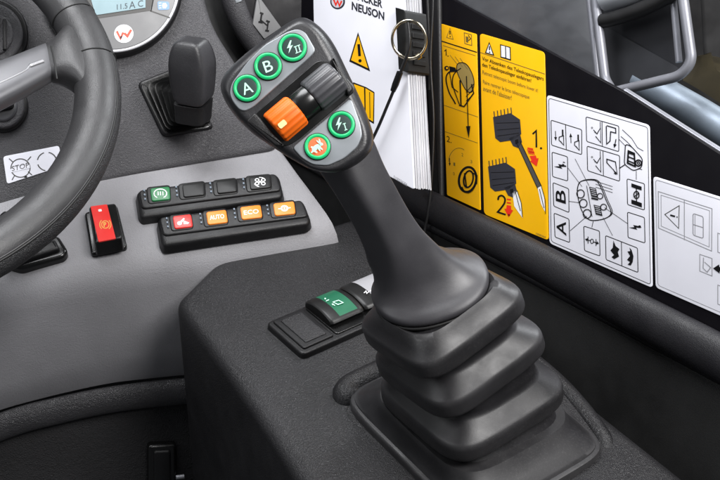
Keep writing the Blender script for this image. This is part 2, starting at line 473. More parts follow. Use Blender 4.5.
# ---------------------------------------------------------------- decal on the dash
mb = MB(); q = UPPER.off(.0006); a_ = Art(mb, q)
slab(mb, [(3, 156.5), (59, 145.5), (62.5, 166), (7, 184)], q, .0005, .0001, 'sticker_white', r=3)
a_.ring((20.5, 168), 9.6, 1.0, 'print_grey', 1, ry=9.2)
a_.text('STOP', (12.0, 171.2), (17.2, -4.0), (-.4, -5.0), 'print_grey', 3)
a_.poly([(10.5, 169), (11, 172.4), (30, 168), (29.4, 164.4)], 'sticker_white', 2)
for (u, v, w, z) in ((9, 158.5, 13, 162), (31, 156.5, 27.5, 160.5), (12, 180, 14.5, 175.5), (32, 175, 28, 171.5)): a_.line([(u, v), (w, z)], 1.0, 'print_grey', 1)
for a0 in (10, 100, 190, 280): a_.arc((47, 161.5), 9.6, a0, a0+62, 1.1, 'print_grey', 1, ry=9.2)
a_.arrow((53.5, 170.8), (50.2, 172.6), .8, 3, 2.4, 'print_black', 1); a_.arrow((24, 177.5), (27.5, 176.2), .8, 3, 2.4, 'print_black', 1)
mb.build('stop_sticker', label='white sticker reading STOP with two dashed circles on the black dashboard', cat='sticker')

# ---------------------------------------------------------------- range lever
LB = UPPER.at(190, 105)
t = thing('range_lever', 'short black lever with pleated gaiter on the dashboard', 'lever', LB)
mb = MB(); slab(mb, [(137, 82), (178, 66), (215, 128), (163, 137)], UPPER.off(.0035), .006, .003, 'black_plastic', r=6); mb.build('base_frame', t)
# gaiter: rounded square steps from the frame up to the collar
ea, eb = UPPER.basis()
def quadring(quad, pl, r=6): return [pl.at(*p) for p in rnd(quad, r, 8)]
Q0 = [(140, 84), (178, 68), (212, 127), (165, 134)]; Q1 = [(172, 84), (210, 80), (213, 113), (176, 116)]
rings = []
for k in range(11):
    u = k/10; pul = .0035 + .030*u
    w = u if k % 2 == 0 else min(1, u + .15)
    h = pul if k % 2 == 0 else pul - .0042
    rings.append(quadring([(a[0]+(b[0]-a[0])*w, a[1]+(b[1]-a[1])*w) for a, b in zip(Q0, Q1)], UPPER.off(h), 7))
mb = MB(); mb.loft(smooth_rings(rings, 3), 'gaiter_rubber'); mb.build('gaiter', t, sharp=60)
def kring(c, D, a, b, n=4.0, tx=0.0, rot=.35): 
    e1 = (CR + CU*tx).normalized(); e2 = (CB*.80 - CU*.60); return ringpts(atD(c[0], c[1], D), e1, e2, a*D/F, b*D/F, n, 64, rot)
Dk = (LB - CAM).dot(-CB) - .034
mb = MB()
kn = [((193.5, 119), 0, 17.5, 14), ((193.5, 106), -.004, 18.5, 15), ((193.5, 101), -.006, 19, 15.5)]
mb.loft(smooth_rings([kring(c, Dk+d, a, b) for c, d, a, b in kn], 3), 'black_plastic'); mb.build('collar', t, sharp=60)
mb = MB()
kn = [((194, 99.5), -.007, 16.5, 15), ((194, 95), -.008, 19.5, 16.5), ((193, 80), -.013, 22, 18), ((192.3, 65), -.018, 23, 18.5), ((191.3, 53), -.022, 21.4, 17.2), ((190.6, 45), -.025, 18.2, 15), ((190.2, 41), -.027, 14.6, 12), ((190, 39.4), -.0278, 9, 8), ((190, 39), -.028, 4, 4)]
mb.loft(smooth_rings([kring(c, Dk+d, a, b, 5.5) for c, d, a, b in kn], 4), 'lever_plastic'); mb.build('knob', t, sharp=70)

# ---------------------------------------------------------------- keypads
def keypad(name_label, top, body, keys, grp):
    pl = LEDGE.off(.011)
    t = thing('keypad', name_label, 'keypad', LEDGE.at(*top[3]), grp)
    mb = MB(); slab(mb, body, LEDGE.off(.009), .010, .004, 'black_plastic', r=6, draft=.0012)
    slab(mb, top, pl, .004, .0018, 'black_plastic', r=5)
    mb.build('housing', t)
    for quad, m_, sym, lab in keys:
        cx = sum(p[0] for p in quad)/4; cy = sum(p[1] for p in quad)/4
        mb = MB()
        ex = [(cx+(x-cx)*1.25 - 1.5, cy+(y-cy)*1.32 + .5) for x, y in quad]
        slab(mb, ex, pl.off(.0008), .003, .0012, 'key_black', r=4)
        slab(mb, quad, pl.off(.0022), .003, .0009, m_, r=2.6)
        a_ = Art(mb, pl.off(.0022)); xd = ((quad[1][0]-quad[0][0]), (quad[1][1]-quad[0][1])); yd = ((quad[0][0]-quad[3][0]), (quad[0][1]-quad[3][1]))
        sym(a_, cx, cy, xd, yd)
        k = mb.build('key', t, label=lab)
        for j in range(3):
            mb = MB(); a_ = Art(mb, pl); u = .06 + j*.33
            c = (quad[0][0] - 6.0 + (quad[3][0]-quad[0][0])*u, quad[0][1] + 1.2 + (quad[3][1]-quad[0][1])*u)
            slab(mb, a_.cpts(c, .95, n=12), pl.off(.0014), .002, .0003, 'led'); mb.build('indicator_light', k)
def s_none(a_, cx, cy, xd, yd): pass
def s_rpm(a_, cx, cy, xd, yd):
    a_.arc((cx, cy), 6.4, 120, 420, .9, 'print_white', 1, ry=4.6)
    for d in (-2.4, 0, 2.4): a_.line([(cx+d, cy-2), (cx+d+.2, cy+1.8)], .9, 'print_white', 1)
def s_fan(a_, cx, cy, xd, yd):
    for r_ in (20, 160, 200, 340): a_.ring((cx+3.3*cos(radians(r_)), cy+5.2*sin(radians(r_))-.3), 1.9, .8, 'print_white', 1, ry=1.3, n=14)
    a_.circ((cx, cy-.2), 1.0, 'print_white', 1, ry=.8, n=12); a_.line([(cx-2, cy-1.4), (cx+2, cy+1)], .9, 'print_white', 2); a_.line([(cx-2, cy+1.2), (cx+2, cy-1.6)], .9, 'print_white', 2)
    for s in (-1, 1): a_.arc((cx, cy), 6.2, 60+s*100-60, 120+s*100-60, .7, 'print_white', 1, ry=4.6)
def s_bucket(a_, cx, cy, xd, yd):
    a_.circ((cx-3.2, cy+2), 2.4, 'print_white', 1, ry=2.0); a_.poly([(cx-3, cy+.6), (cx+1, cy-3.4), (cx+2, cy-2.2), (cx-1.4, cy+2)], 'print_white', 1)
    a_.poly([(cx+.6, cy-.8), (cx+6.5, cy+1.4), (cx+5.2, cy+3), (cx+.8, cy+3)], 'print_white', 2)
def s_word(w):
    def f(a_, cx, cy, xd, yd): a_.text(w, (cx-xd[0]*.36-yd[0]*.17, cy-xd[1]*.36-yd[1]*.17), (xd[0]*.72, xd[1]*.72), (yd[0]*.34, yd[1]*.34), 'print_white', 1, .012)
    return f
def s_gear(a_, cx, cy, xd, yd):
    a_.ring((cx, cy), 3.0, 1.6, 'print_white', 1, ry=2.3)
    for s in (-1, 1): a_.line([(cx+s*6.2, cy-s*.6), (cx+s*3.4, cy-s*.3)], .9, 'print_white', 1)
    a_.circ((cx, cy), 1, 'print_white', 2, ry=.8, n=12)
keypad('black four-key strip with one green key, the farther of the two', [(138, 190), (276, 173), (282, 190), (141.5, 208.5)],
       [(136, 193), (140, 188.5), (275, 172), (280, 177), (284, 194), (280, 197.5), (142, 217.5), (139, 214)],
       [([(150, 188), (169.5, 186), (170.5, 199), (151.5, 201)], 'key_green', s_rpm, 'green key with engine speed symbol'),
        ([(182, 184.5), (204, 182), (205, 194.5), (183.5, 197)], 'key_black', s_none, 'first blank black key'),
        ([(216, 181), (236, 178.7), (237.5, 191), (217.5, 193.3)], 'key_black', s_none, 'second blank black key'),
        ([(249, 176.8), (270, 174.8), (271.3, 187), (250.5, 189.4)], 'key_black', s_fan, 'black key with white fan symbol')], 'keypads on the grey dash ledge')
keypad('black four-key strip with red and orange keys, the nearer of the two', [(158.5, 217), (302, 199.5), (309, 216), (163, 235.5)],
       [(157, 221), (160, 216), (301, 198.5), (305, 203), (311.5, 220), (308, 224), (164, 245.5), (160.5, 241)],
       [([(172.5, 216), (191, 213.8), (193, 226.3), (174.5, 228.5)], 'key_red', s_bucket, 'red key with white attachment symbol'),
        ([(206, 211.7), (226, 209.3), (228, 222), (207.8, 224.5)], 'key_orange', s_word('AUTO'), 'orange key reading AUTO'),
        ([(240, 206.8), (260.5, 204.4), (262.5, 217), (241.8, 219.4)], 'key_orange', s_word('ECO'), 'orange key reading ECO'),
        ([(273, 203.2), (294, 200.8), (295.8, 213.3), (275, 215.6)], 'key_orange', s_gear, 'orange key with white round symbol')], 'keypads on the grey dash ledge')

# ---------------------------------------------------------------- parking brake switch
t = thing('parking_brake_switch', 'black rocker switch with a red stripe and circled P', 'switch', LEDGE.at(106, 245))
mb = MB(); slab(mb, [(84, 212), (117, 204), (127.5, 247), (91, 254.5)], LEDGE.off(.004), .006, .002, 'black_gloss', r=4); mb.build('frame', t)
Tt = Plane(LEDGE.off(.016).p, (LEDGE.n + DF*.12))
Tt.p = LEDGE.off(.017).at(106, 222)
mb = MB(); slab(mb, [(88.5, 206), (115.8, 202.6), (122.5, 237.5), (94.5, 243)], Tt, .014, .002, 'black_gloss', r=3, draft=.0005)
rk = mb.build('rocker', t)
mb = MB(); q = Tt.off(.0005); slab(mb, [(90.3, 206.2), (107, 204), (115.8, 238.2), (98.3, 241.6)], q, .0012, .0004, 'key_red', r=1.2)
a_ = Art(mb, q); a_.ring((105.3, 224.5), 3.7, .8, 'sym_gold', 1); a_.text('P', (103.8, 227.2), (2.9, -.5), (-.6, -4.8), 'sym_gold', 1, .03)
a_.arc((105.3, 224.5), 5.6, -50, 50, .8, 'sym_gold', 1); a_.arc((105.3, 224.5), 5.6, 130, 230, .8, 'sym_gold', 1)
a_.poly(rnd([(98, 209.4), (101.4, 208.9), (102, 211.2), (98.6, 211.7)], .6), 'print_white', 1)
mb.build('red_stripe', rk)
mb = MB(); q = LEDGE.off(.0043); a_ = Art(mb, q); a_.poly(rnd([(103.5, 248.5), (106.8, 248), (107.2, 250), (104, 250.5)], .6), 'led_green', 1); mb.build('indicator_light', t)

# half hidden switch under the rim, and the small black clip
t = thing('rocker_switch', 'black switch mostly hidden below the wheel rim', 'switch', LEDGE.at(50, 258))
mb = MB(); slab(mb, [(-2, 262), (58, 234), (68, 250), (64, 256), (20, 268)], LEDGE.off(.007), .009, .003, 'black_gloss', r=5); mb.build('frame', t)
mb = MB(); slab(mb, [(2, 259), (55, 238), (60, 248), (18, 262)], LEDGE.off(.012), .008, .003, 'black_plastic', r=3); mb.build('rocker', t)
mb = MB(); q = LEDGE
mb.tube(cat_rom([q.off(.0).at(2, 222), q.off(.012).at(6, 216), q.off(.010).at(13, 219), q.off(.014).at(20, 214)], 5), .004, 'black_plastic', 10)
mb.tube([q.at(14, 224), q.off(.013).at(12, 216)], .0035, 'black_plastic', 10)
mb.build('clip', label='small black clip on the grey ledge inside the wheel rim', cat='clip')

# ================================================================== STEERING WHEEL
WC = V((-.3797, .6523, ZO-.2834)); th, ph, WR = .4632, -.8664, .1902
wn = V((sin(th)*cos(ph), sin(th)*sin(ph), cos(th)))
if wn.dot(CAM-WC) < 0: wn = -wn
wu = (CR - wn*CR.dot(wn)).normalized(); wv = wn.cross(wu)
WROOT = thing('steering_wheel', 'black leather steering wheel with silver spoke', 'steering wheel', WC)
rt = .0168
def rimp(a, phi, r=rt): 
    d = wu*cos(a) + wv*sin(a); return WC + d*WR + (d*cos(phi)*1.04 + wn*sin(phi)*.92)*r
mb = MB(); NA, NP = 160, 40
rings = [[rimp(2*pi*i/NA, 2*pi*j/NP) for j in range(NP)] for i in range(NA)]; rings.append(rings[0])
def rim_m(i, j):
    a = 360*(j+.5)/NP
    return 'leather_grain' if (a < 40 or a > 230) else 'leather'
mb.loft(rings, 'leather', False, False, matfn=rim_m); rim = mb.build('rim', WROOT)
mb = MB()
for pa in (40, 45): mb.tube([rimp(2*pi*i/NA, radians(pa), rt*1.0) for i in range(NA)], .0005 if pa == 45 else .0008, 'leather' if pa == 45 else 'seam', 6, True)
mb.build('seam', rim)
# spoke: flat bar towards the hub
wp = Plane(WC, wn)
def wpt(px, py, h=0): return wp.off(h).at(px, py)
def bar(secs, m_, mb):
    rg = []
    for (a, b, th_) in secs:
        A_, B_ = wpt(*a), wpt(*b); mid = (A_+B_)/2; hw = (A_-B_).length/2; e = (A_-B_).normalized()
        rg.append(ringpts(mid, e, wn, hw, th_, 3.0, 36))
    mb.loft(smooth_rings(rg, 4), m_)
mb = MB(); bar([((-150, 112), (-150, 172), .010), ((-60, 83), (-60, 137), .010), ((0, 64), (0, 108), .0095), ((40, 48.5), (46, 82.5), .009), ((45, 47), (51, 79), .0085)], 'spoke_grey', mb)
mb.build('spoke', WROOT)
mb = MB()
tr_ = [wpt(-40, 99, .0088), wpt(0, 83, .0088), wpt(24, 71.5, .0086), wpt(29, 67, .0085), wpt(36, 64, .0085), wpt(43, 61.5, .0084)]
mb.tube(cat_rom(tr_, 5), [.0011]*16 + [.0020]*10, 'spoke_line', 10)
mb.build('spoke_trim', WROOT)
mb = MB(); bar([((44, 48), (50.5, 79), .0078), ((49, 45.5), (55, 80), .0095), ((53, 43), (62, 81), .0115), ((59, 36), (73, 86), .0135), ((66, 28), (82, 95), .0138), ((75, 22), (90, 101), .0125), ((86, 24), (96, 97), .008)], 'leather', mb)
sl = mb.build('spoke_sleeve', WROOT, sharp=70)
mb = MB()
def angpx(px, py): 
    d = wpt(px, py) - WC; return math.atan2(d.dot(wv), d.dot(wu))
for (x, y) in ((82, 17), (98, 62)):
    a = angpx(x, y); mb.tube([rimp(a, radians(k), rt*1.015) for k in range(-60, 200, 10)], .0006, 'seam', 6)
mb.tube(cat_rom([wpt(51, 46, .0095), wpt(54, 60, .0112), wpt(57, 79, .0095)], 5), .0006, 'seam', 6)
mb.build('stitching', sl)

# ================================================================== CONSOLE
t = thing('side_console', 'black grained console box that carries the joystick', 'console', CON.at(330, 400) - UP*.42)
mb = MB()
slab(mb, [(174, 300), (215, 260), (382, 206), (420, 250), (560, 376), (700, 486), (900, 650), (560, 800), (380, 610), (305, 490), (246, 396)],
     CON, .42, .011, 'console_plastic', r=[9, 10, 24, 40, 40, 40, 60, 60, 60, 60, 60], draft=.010, seg=6, rn=8)
mb.build('body', t, sharp=50)
# raised collar along the rear of the boot
mb = MB(); q = CON.off(.002)
def collar(p0, p1, p2, p3, r): 
    pts = cat_rom([CON.off(h).at(*p) for p, h in (p0, p1, p2, p3)], 8); mb.tube(pts, r, 'console_plastic', 16)
collar(((352, 412), -.013), ((347, 398), -.0022), ((352, 388), -.0012), ((380, 374), -.0012), .0105)
collar(((374, 377), -.0012), ((420, 356), -.0012), ((450, 343), -.0012), ((500, 332), -.004), .0105)
collar(((500, 335), -.003), ((560, 385), -.003), ((600, 434), -.003), ((606, 456), -.007), .0065)
mb.build('boot_collar', t)

# ---------------------------------------------------------------- rocker bank on console
O = CON.at(266, 327.5)
def cpt(s, b, h): return O + ex_*s + ey_*b + UP*h
ex_ = (CON.at(369, 284) - CON.at(266, 327.5)); ex_.normalize()
ey_ = (CON.at(302.5, 360) - O); BL = ey_.length; ey_.normalize()
t = thing('rocker_bank', 'black frame of rocker switches on the console, one green, one grey, one blank', 'switch bank', O)
LEN = (CON.at(369, 284) - O).length
def cslab(mb, s0, s1, b0, b1, h, depth, bev, m_, r=.004, dr=0):
    pl = CON.off(h); pts = []
    cs = [(s0, b0), (s1, b0), (s1, b1), (s0, b1)]
    for i in range(4):
        p = V((*cs[i], 0)); a = (V((*cs[i-1], 0))-p).normalized(); b = (V((*cs[(i+1) % 4], 0))-p).normalized()
        for k in range(6):
            u = k/5; z = (p+a*r)*(1-u)**2 + p*2*u*(1-u) + (p+b*r)*u*u; pts.append(O + ex_*z.x + ey_*z.y + UP*h)
    rings = [[p - UP*depth for p in (inset(pts, pl, -dr) if dr else pts)]]
    for k in range(5):
        u = k/4*pi/2; rings.append([p - UP*bev*(1-sin(u)) for p in inset(pts, pl, bev*(1-cos(u)))])
    mb.loft(rings, m_)
mb = MB(); cslab(mb, 0, LEN+.012, 0, BL, .005, .008, .002, 'black_plastic', .005, .001); mb.build('frame', t)
S1 = LEN*.33
mb = MB(); cslab(mb, .004, S1-.001, .0035, BL-.004, .0068, .004, .0012, 'black_plastic', .002); cslab(mb, .0085, S1-.005, .0075, BL-.008, .0078, .004, .0008, 'console_plastic', .0015)
mb.build('blank_cover', t)
mb = MB(); cslab(mb, S1+.001, LEN+.010, .003, BL-.004, .0064, .004, .001, 'black_gloss', .003); mb.build('well', t)
def rocker(s0, s1, m_stripe, lab, sym):
    w = s1 - s0
    # profile across the bank (b, h): a curved top that drops to the front, dark ends left and right of a painted band
    prof = [(.002, .004), (.001, .008), (.003, .0115), (.010, .0142), (.018, .0152), (.026, .0150), (BL*.72, .0128), (BL*.78, .0105), (BL*.70, .005)]
    prof = [V((b, h, 0)) for b, h in prof]; pr = cat_rom(prof[1:-1], 4); pr = [prof[0]] + pr + [prof[-1]]
    mb = MB()
    def sec(s, k): 
        c = sum(pr, V((0, 0, 0)))/len(pr); return [cpt(s, c.x+(p.x-c.x)*k, .004+(p.y-.004)*k) for p in pr]
    cuts = [(s0, .90), (s0+w*.03, .97), (s0+w*.07, 1), (s0+w*.30, 1), (s0+w*.84, 1), (s0+w*.93, 1), (s0+w*.97, .97), (s1, .9)]
    def mf(i, j): return m_stripe if (i == 3 and 2 < j < len(pr)-6) else 'key_black'
    mb.loft([sec(s, k) for s, k in cuts], 'key_black', matfn=mf)
    k = mb.build('rocker', t, label=lab, sharp=30)
    mb = MB(); n0 = (cpt(s0+.01, .018, .0225)); pl = Plane(cpt(s0, .022, .0158), UP); a_ = Art(mb, pl); sym(a_); mb.build('symbol', k)
def sy_g(a_):
    a_.line([(333, 302), (338, 304.5), (343, 302.6), (338.6, 300.2)], .9, 'mint', 1, True); a_.arrow((335, 305.5), (331.6, 303.6), .8, 2.2, 1.8, 'mint', 1)
    a_.line([(326, 301), (329, 299.6)], .9, 'mint', 1); a_.circ((325.2, 298.6), .8, 'mint', 1)
def sy_w(a_):
    a_.line([(364, 293), (366, 291), (366.8, 293.4), (369, 291.4)], .8, 'print_white', 1); a_.line([(370, 291.6), (371.6, 289.6)], .8, 'print_white', 1)
rocker(S1+.002, S1+LEN*.335, 'rocker_green', 'green banded rocker with pale symbol', sy_g)
rocker(S1+LEN*.345, LEN+.009, 'rocker_grey', 'grey banded rocker with white symbol', sy_w)

# ================================================================== JOYSTICK
JB = V((.0759, .5023, ZO-.478))
J = thing('joystick', 'large multifunction joystick with lit green buttons above a ribbed boot', 'joystick', JB)
# ---- boot
def rotl(v, a): return V((v.x*cos(a)-v.z*sin(a), v.y, v.x*sin(a)+v.z*cos(a)))
def bring(cx, cz, hr, hf, a, cy=.5, n=4.8, up=0.0, k=1.0):
    c = V((cx, cy, ZO+cz)) + rotl(UP, a)*up
    return ringpts(c, rotl(VR, a), rotl(VF, a), hr*k, hf*k, n, 96, fit=False)
FOLD = [(.0529, -.3857, .0440, .0405, .319), (.0648, -.4150, .0460, .0432, .27), (.0738, -.4480, .0497, .0482, .11)]
top = atD(432, 292, .622) - V((0, 0, ZO)); rings = []
rings.append(bring(top.x+.002, top.z-.003, .022, .024, .33, top.y, 2.4)); rings.append(bring(top.x+.002, top.z-.006, .029, .029, .33, top.y, 2.6))
for i, (cx, cz, hr, hf, a) in enumerate(FOLD):
    if i == 0: rings.append(bring(cx, cz, hr, hf, a, up=.0226, k=.77, n=3.6)); rings.append(bring(cx, cz, hr, hf, a, up=.0200, k=.81, n=4.3)); rings.append(bring(cx, cz, hr, hf, a, up=.0158, k=.87))
    for up_, k_ in ((.0128, .946), (.0120, .967), (.0109, .984), (.0095, .995), (.0080, .999), (.0020, 1.003), (.0008, .999), (-.0003, .990), (-.0011, .975), (-.0017, .945), (-.0030, .82)):
        rings.append(bring(cx, cz, hr, hf, a, up=up_, k=k_))
    if i < 2:
        nx = FOLD[i+1]
        rings.append(bring(*nx, up=.0240, k=.735, n=3.8)); rings.append(bring(*nx, up=.0215, k=.735, n=3.8)); rings.append(bring(*nx, up=.0195, k=.775, n=3.9))
    else:
        rings.append(bring(.0752, -.462, .0497, .0510, .04, k=.93)); rings.append(bring(.0757, -.469, .0510, .0560, 0, k=.96)); rings.append(bring(.0759, -.4735, .0520, .0600, 0, k=1.0))
mb = MB(); mb.loft(smooth_rings(rings, 1), 'boot_rubber'); mb.build('boot', J, sharp=80)
mb = MB(); rings = []
for h, k in ((-.006, 1.0), (.0035, 1.0), (.0052, .992), (.0060, .975)):
    rings.append(ringpts(JB + UP*h, VR, VF, .0605*k, .0730*k, 7, 120, fit=False))
mb.loft(rings, 'boot_rubber')
rings = []
for h, hr, hf, n in ((.005, .0572, .0700, 8), (.0072, .0568, .0695, 8), (.0086, .0556, .0680, 7), (.0125, .0530, .0622, 6), (.0175, .0508, .0555, 5), (.0215, .0498, .0520, 4.6)):
    rings.append(ringpts(JB + UP*h - VR*.0003*(h*1000-5)/3, VR, VF, hr, hf, n, 120, fit=False))
mb.loft(rings, 'boot_rubber'); mb.build('flange', J)

# ---- grip with flared skirt
def gring(c, D, al, be, hw, b, n=2.6, rot=0.0):
    al, be = radians(al), radians(be)
    e1 = CR*cos(al) + CU*sin(al); u_ = CR*(-sin(al)) + CU*cos(al); e2 = CB*cos(be) - u_*sin(be)
    return ringpts(atD(c[0], c[1], D), e1, e2, hw*D/F, b*D/F, n, 96, rot)
G = [((332, 128), .575, 34, 22, 31, 20, 3.6, -.30), ((346, 155), .580, 32, 22, 31, 21, 4.4, -.52), ((358.5, 178), .584, 30, 22, 28.5, 22, 5, -.56), ((371.5, 201), .589, 29, 24, 27.8, 22.5, 5.5, -.58),
     ((383, 222), .595, 28, 26, 28, 22.5, 5.5, -.58), ((392.5, 239), .600, 26, 30, 30, 22.5, 5, -.55), ((400, 251), .606, 23, 34, 34, 24, 4.0, -.45), ((409, 262), .611, 20, 37, 38, 25, 3.2, -.3),
     ((418, 271), .615, 18, 39, 45, 27.5, 2.7, -.15), ((425, 278), .618, 17, 40, 54, 35, 2.35, 0), ((428.5, 282), .6195, 17, 40, 59, 46, 2.25, 0), ((430, 285.5), .621, 17, 40, 59.3, 50, 2.2, 0), ((431.2, 289.5), .6225, 17, 40, 56.5, 48, 2.2, 0), ((431.5, 292.5), .624, 17, 40, 50, 42, 2.2, 0)]
mb = MB(); mb.loft(smooth_rings([gring(*g_) for g_ in G], 5), 'grip_rubber')
mb.build('grip', J, sharp=80)
mb = MB(); mb.tube(gring((431, 291.3), .6235, 17, 40, 56.3, 48, 2.2)[::2], .0011, 'seam', 8, True); mb.build('grip_seam', J)
# ---- head
PAIR = [((221, 90), (229.5, 91)), ((225, 74), (233, 78)), ((245, 54), (250, 60)), ((270, 35.5), (273, 41)), ((290, 21.5), (293, 27)), ((304, 17.5), (303, 24.5)), ((319, 26), (313, 31)), ((333, 42.5), (321, 45)), ((347.5, 71.5), (336, 73)),
        ((360, 98), (350, 97.5)), ((368.5, 119), (360.5, 120)), ((373.5, 137), (365, 137)), ((370, 152), (361.5, 150)), ((355, 165.5), (347.5, 160)), ((335, 172.5), (330, 168.5)), ((312, 169.5), (310, 165.5)), ((290, 158), (294, 151.5)),
        ((268, 144), (274, 137)), ((250, 131), (256, 125)), ((232, 112), (240, 108))]
Oc = [V((*a, 0)) for a, b in PAIR]; Fc = [V((*b, 0)) for a, b in PAIR]
Oc = cat_rom(Oc, 5, True); Fc = cat_rom(Fc, 5, True); cen = V((310, 95, 0))
def hr_(k, h, sc=1.0):
    pl = HEAD.off(h); o = []
    for a, b in zip(Oc, Fc):
        q = b + (a-b)*k; q = cen + (q-cen)*sc; o.append(pl.at(q.x, q.y))
    return o
rings = [hr_(1, -.052, .55), hr_(1, -.044, .72), hr_(1, -.034, .90), hr_(1, -.022, .975), hr_(1, -.014, 1), hr_(.95, -.0085, 1), hr_(.80, -.0045), hr_(.55, -.0018), hr_(.25, -.0004), hr_(0, 0), hr_(0, 0, .97)]
mb = MB(); mb.loft(rings, 'head_plastic'); mb.build('head', J, sharp=60)
# ---- face plates and roller well
UPL = [(229.5, 93), (231.5, 83), (247, 62), (264, 45), (288, 31), (298, 28.5), (305.5, 32), (316, 50), (311, 56), (253, 107), (245, 111), (239.5, 109.5), (233, 102)]
LPL = [(292.5, 147.5), (349, 99), (352.5, 101), (360.5, 123), (362.5, 135.5), (357.5, 147), (344, 158.5), (328, 165.5), (313, 164.5), (302, 158)]
mb = MB(); slab(mb, UPL, HEAD.off(.0009), .003, .0006, 'plate_grey', r=5); mb.build('button_plate', J, label='upper silver button plate')
mb = MB(); slab(mb, LPL, HEAD.off(.0009), .003, .0006, 'plate_grey', r=4); mb.build('button_plate', J, label='lower silver button plate')
mb = MB(); slab(mb, [(250, 123), (257, 112), (318, 60), (332, 62), (356, 88), (350, 96), (298, 140), (286, 147)], HEAD.off(.0004), .002, .0004, 'black_gloss', r=5)
slab(mb, [(246, 121), (255, 112), (285, 146), (276, 146)], HEAD.off(.0022), .004, .0010, 'black_plastic', r=3)
slab(mb, [(331, 57), (335, 58.5), (353.5, 89), (348, 95.5)], HEAD.off(.0030), .004, .0012, 'black_plastic', r=3)
mb.build('roller_well', J)
def roller(p0, p1, rad, m_, lab, mark=False, name='thumb_roller', ridges=True):
    A_, B_ = HEAD.off(-.0015).at(*p0), HEAD.off(-.0015).at(*p1); ax = (B_-A_).normalized(); e1 = HEAD.n - ax*HEAD.n.dot(ax); e1.normalize(); e2 = ax.cross(e1)
    L_ = (B_-A_).length; N = 160; rings = []
    for s, k in ((0, .90), (.03, .965), (.09, 1), (.5, 1.0), (.91, 1), (.97, .965), (1, .90)):
        r_ = []
        for i in range(N):
            a = 2*pi*i/N; d = (cos(18*a) if ridges else 0); rr = rad*k*(1 + .022*max(-.6, d))
            r_.append(A_ + ax*(L_*s) + (e1*cos(a) + e2*sin(a))*rr)
        rings.append(r_)
    mb = MB(); mb.loft(rings, m_); o = mb.build(name, J, label=lab, sharp=35)
    if mark:
        mb = MB(); a = radians(14); d = e1*cos(a) + e2*sin(a); c = A_ + ax*L_*.24 + d*(rad*1.022); pl = Plane(c, d)
        x_, y_ = ax, d.cross(ax)
        pts = [c + x_*u*.0023 + y_*v*.0015 + d*.0003 for u, v in ((-1, -.6), (-.8, -1), (.8, -1), (1, -.6), (1, .6), (.8, 1), (-.8, 1), (-1, .6))]
        mb.loft([[p - d*.001 for p in pts], pts], 'roller_mark'); mb.build('marker', o)
roller((274.5, 129.5), (297.5, 110.2), .0096, 'roller_orange', 'orange ridged thumb roller', True)
roller((311.5, 98.5), (337.5, 77), .0100, 'roller_grey', 'dark grey ridged thumb roller')
roller((297.2, 110.5), (312, 98.2), .0088, 'black_gloss', None, name='roller_shaft', ridges=False)
def button(c, r, sym, lab, cm='button_dark'):
    pl = HEAD.off(.0009); mb = MB(); a_ = Art(mb, pl)
    slab(mb, a_.cpts(c, r+1.2, n=40), pl.off(.0006), .001, .0004, 'key_black')
    slab(mb, a_.cpts(c, r-2.9, n=40), pl.off(.0017), .002, .0007, cm)
    b_ = Art(mb, pl.off(.0017)); sym(b_, c); o = mb.build('button', J, label=lab)
    mb = MB(); q = pl.off(.0011); R_ = (q.at(c[0]+r-1.4, c[1]) - q.at(*c)).length
    cc = q.at(*c); e1, e2 = HEAD.basis()
    mb.tube([cc + (e1*cos(2*pi*i/48) + e2*sin(2*pi*i/48))*R_ for i in range(48)], .0010, 'button_green', 10, True); mb.build('lit_ring', o)
tx_ = (.94, -.34)  # writing direction on the head
def s_let(ch, w, h):
    def f(b_, c): b_.text(ch, (c[0]-w/2*tx_[0]+h/2*.33, c[1]-w/2*tx_[1]+h/2*.94), (w*tx_[0], w*tx_[1]), (-h*.33, -h*.94), 'mint', 1, .004)
    return f
def s_bI(n):
    def f(b_, c):
        b_.bolt((c[0]-2.6, c[1]-.6), .92, 'mint', 1, -.12)
        for k in range(n):
            x = c[0] + 3.6 + k*3.2; y = c[1] + 2.6 - k*1.2
            b_.line([(x-.9, y-3.6), (x+.9, y+2.6)], 1.0, 'mint', 1)
            b_.line([(x-2.3, y-3.0), (x+.6, y-4.1)], .8, 'mint', 2); b_.line([(x-.6, y+3.2), (x+2.3, y+2.1)], .8, 'mint', 2)
    return f
def s_hare(b_, c):
    x, y = c
    def e(dx, dy, r, ry, rot, k): b_.circ((x+dx, y+dy), r, 'mint', k, ry=ry, n=16, rot=rot)
    e(-.6, .4, 4.6, 2.5, -.45, 1); e(-3.0, 2.4, 2.7, 2.1, -.3, 2); e(3.7, -2.5, 2.0, 1.5, .35, 3)
    e(2.2, -5.4, 2.6, .75, 1.25, 4); e(.9, -4.4, 2.7, .75, .75, 5); e(3.2, 1.6, 2.8, .8, .65, 6); e(1.6, 2.6, 2.4, .75, 1.0, 7)
    e(-4.6, 4.6, 2.6, .9, -.75, 8); e(-2.2, 5.0, 2.4, .8, .5, 9); e(-5.6, .6, 1.1, .9, 0, 10)
button((247, 88), 13.2, s_let('A', 10.5, 11.5), 'green ringed button lettered A')
button((268, 66), 13.4, s_let('B', 8.5, 11.5), 'green ringed button lettered B')
button((292.6, 47.4), 13.8, s_bI(2), 'green ringed button with bolt and II')
button((341.5, 124.5), 13, s_bI(1), 'green ringed button with bolt and I')
button((317.5, 146.5), 12.6, s_hare, 'orange button with a rabbit in a green ring', 'button_rabbit')

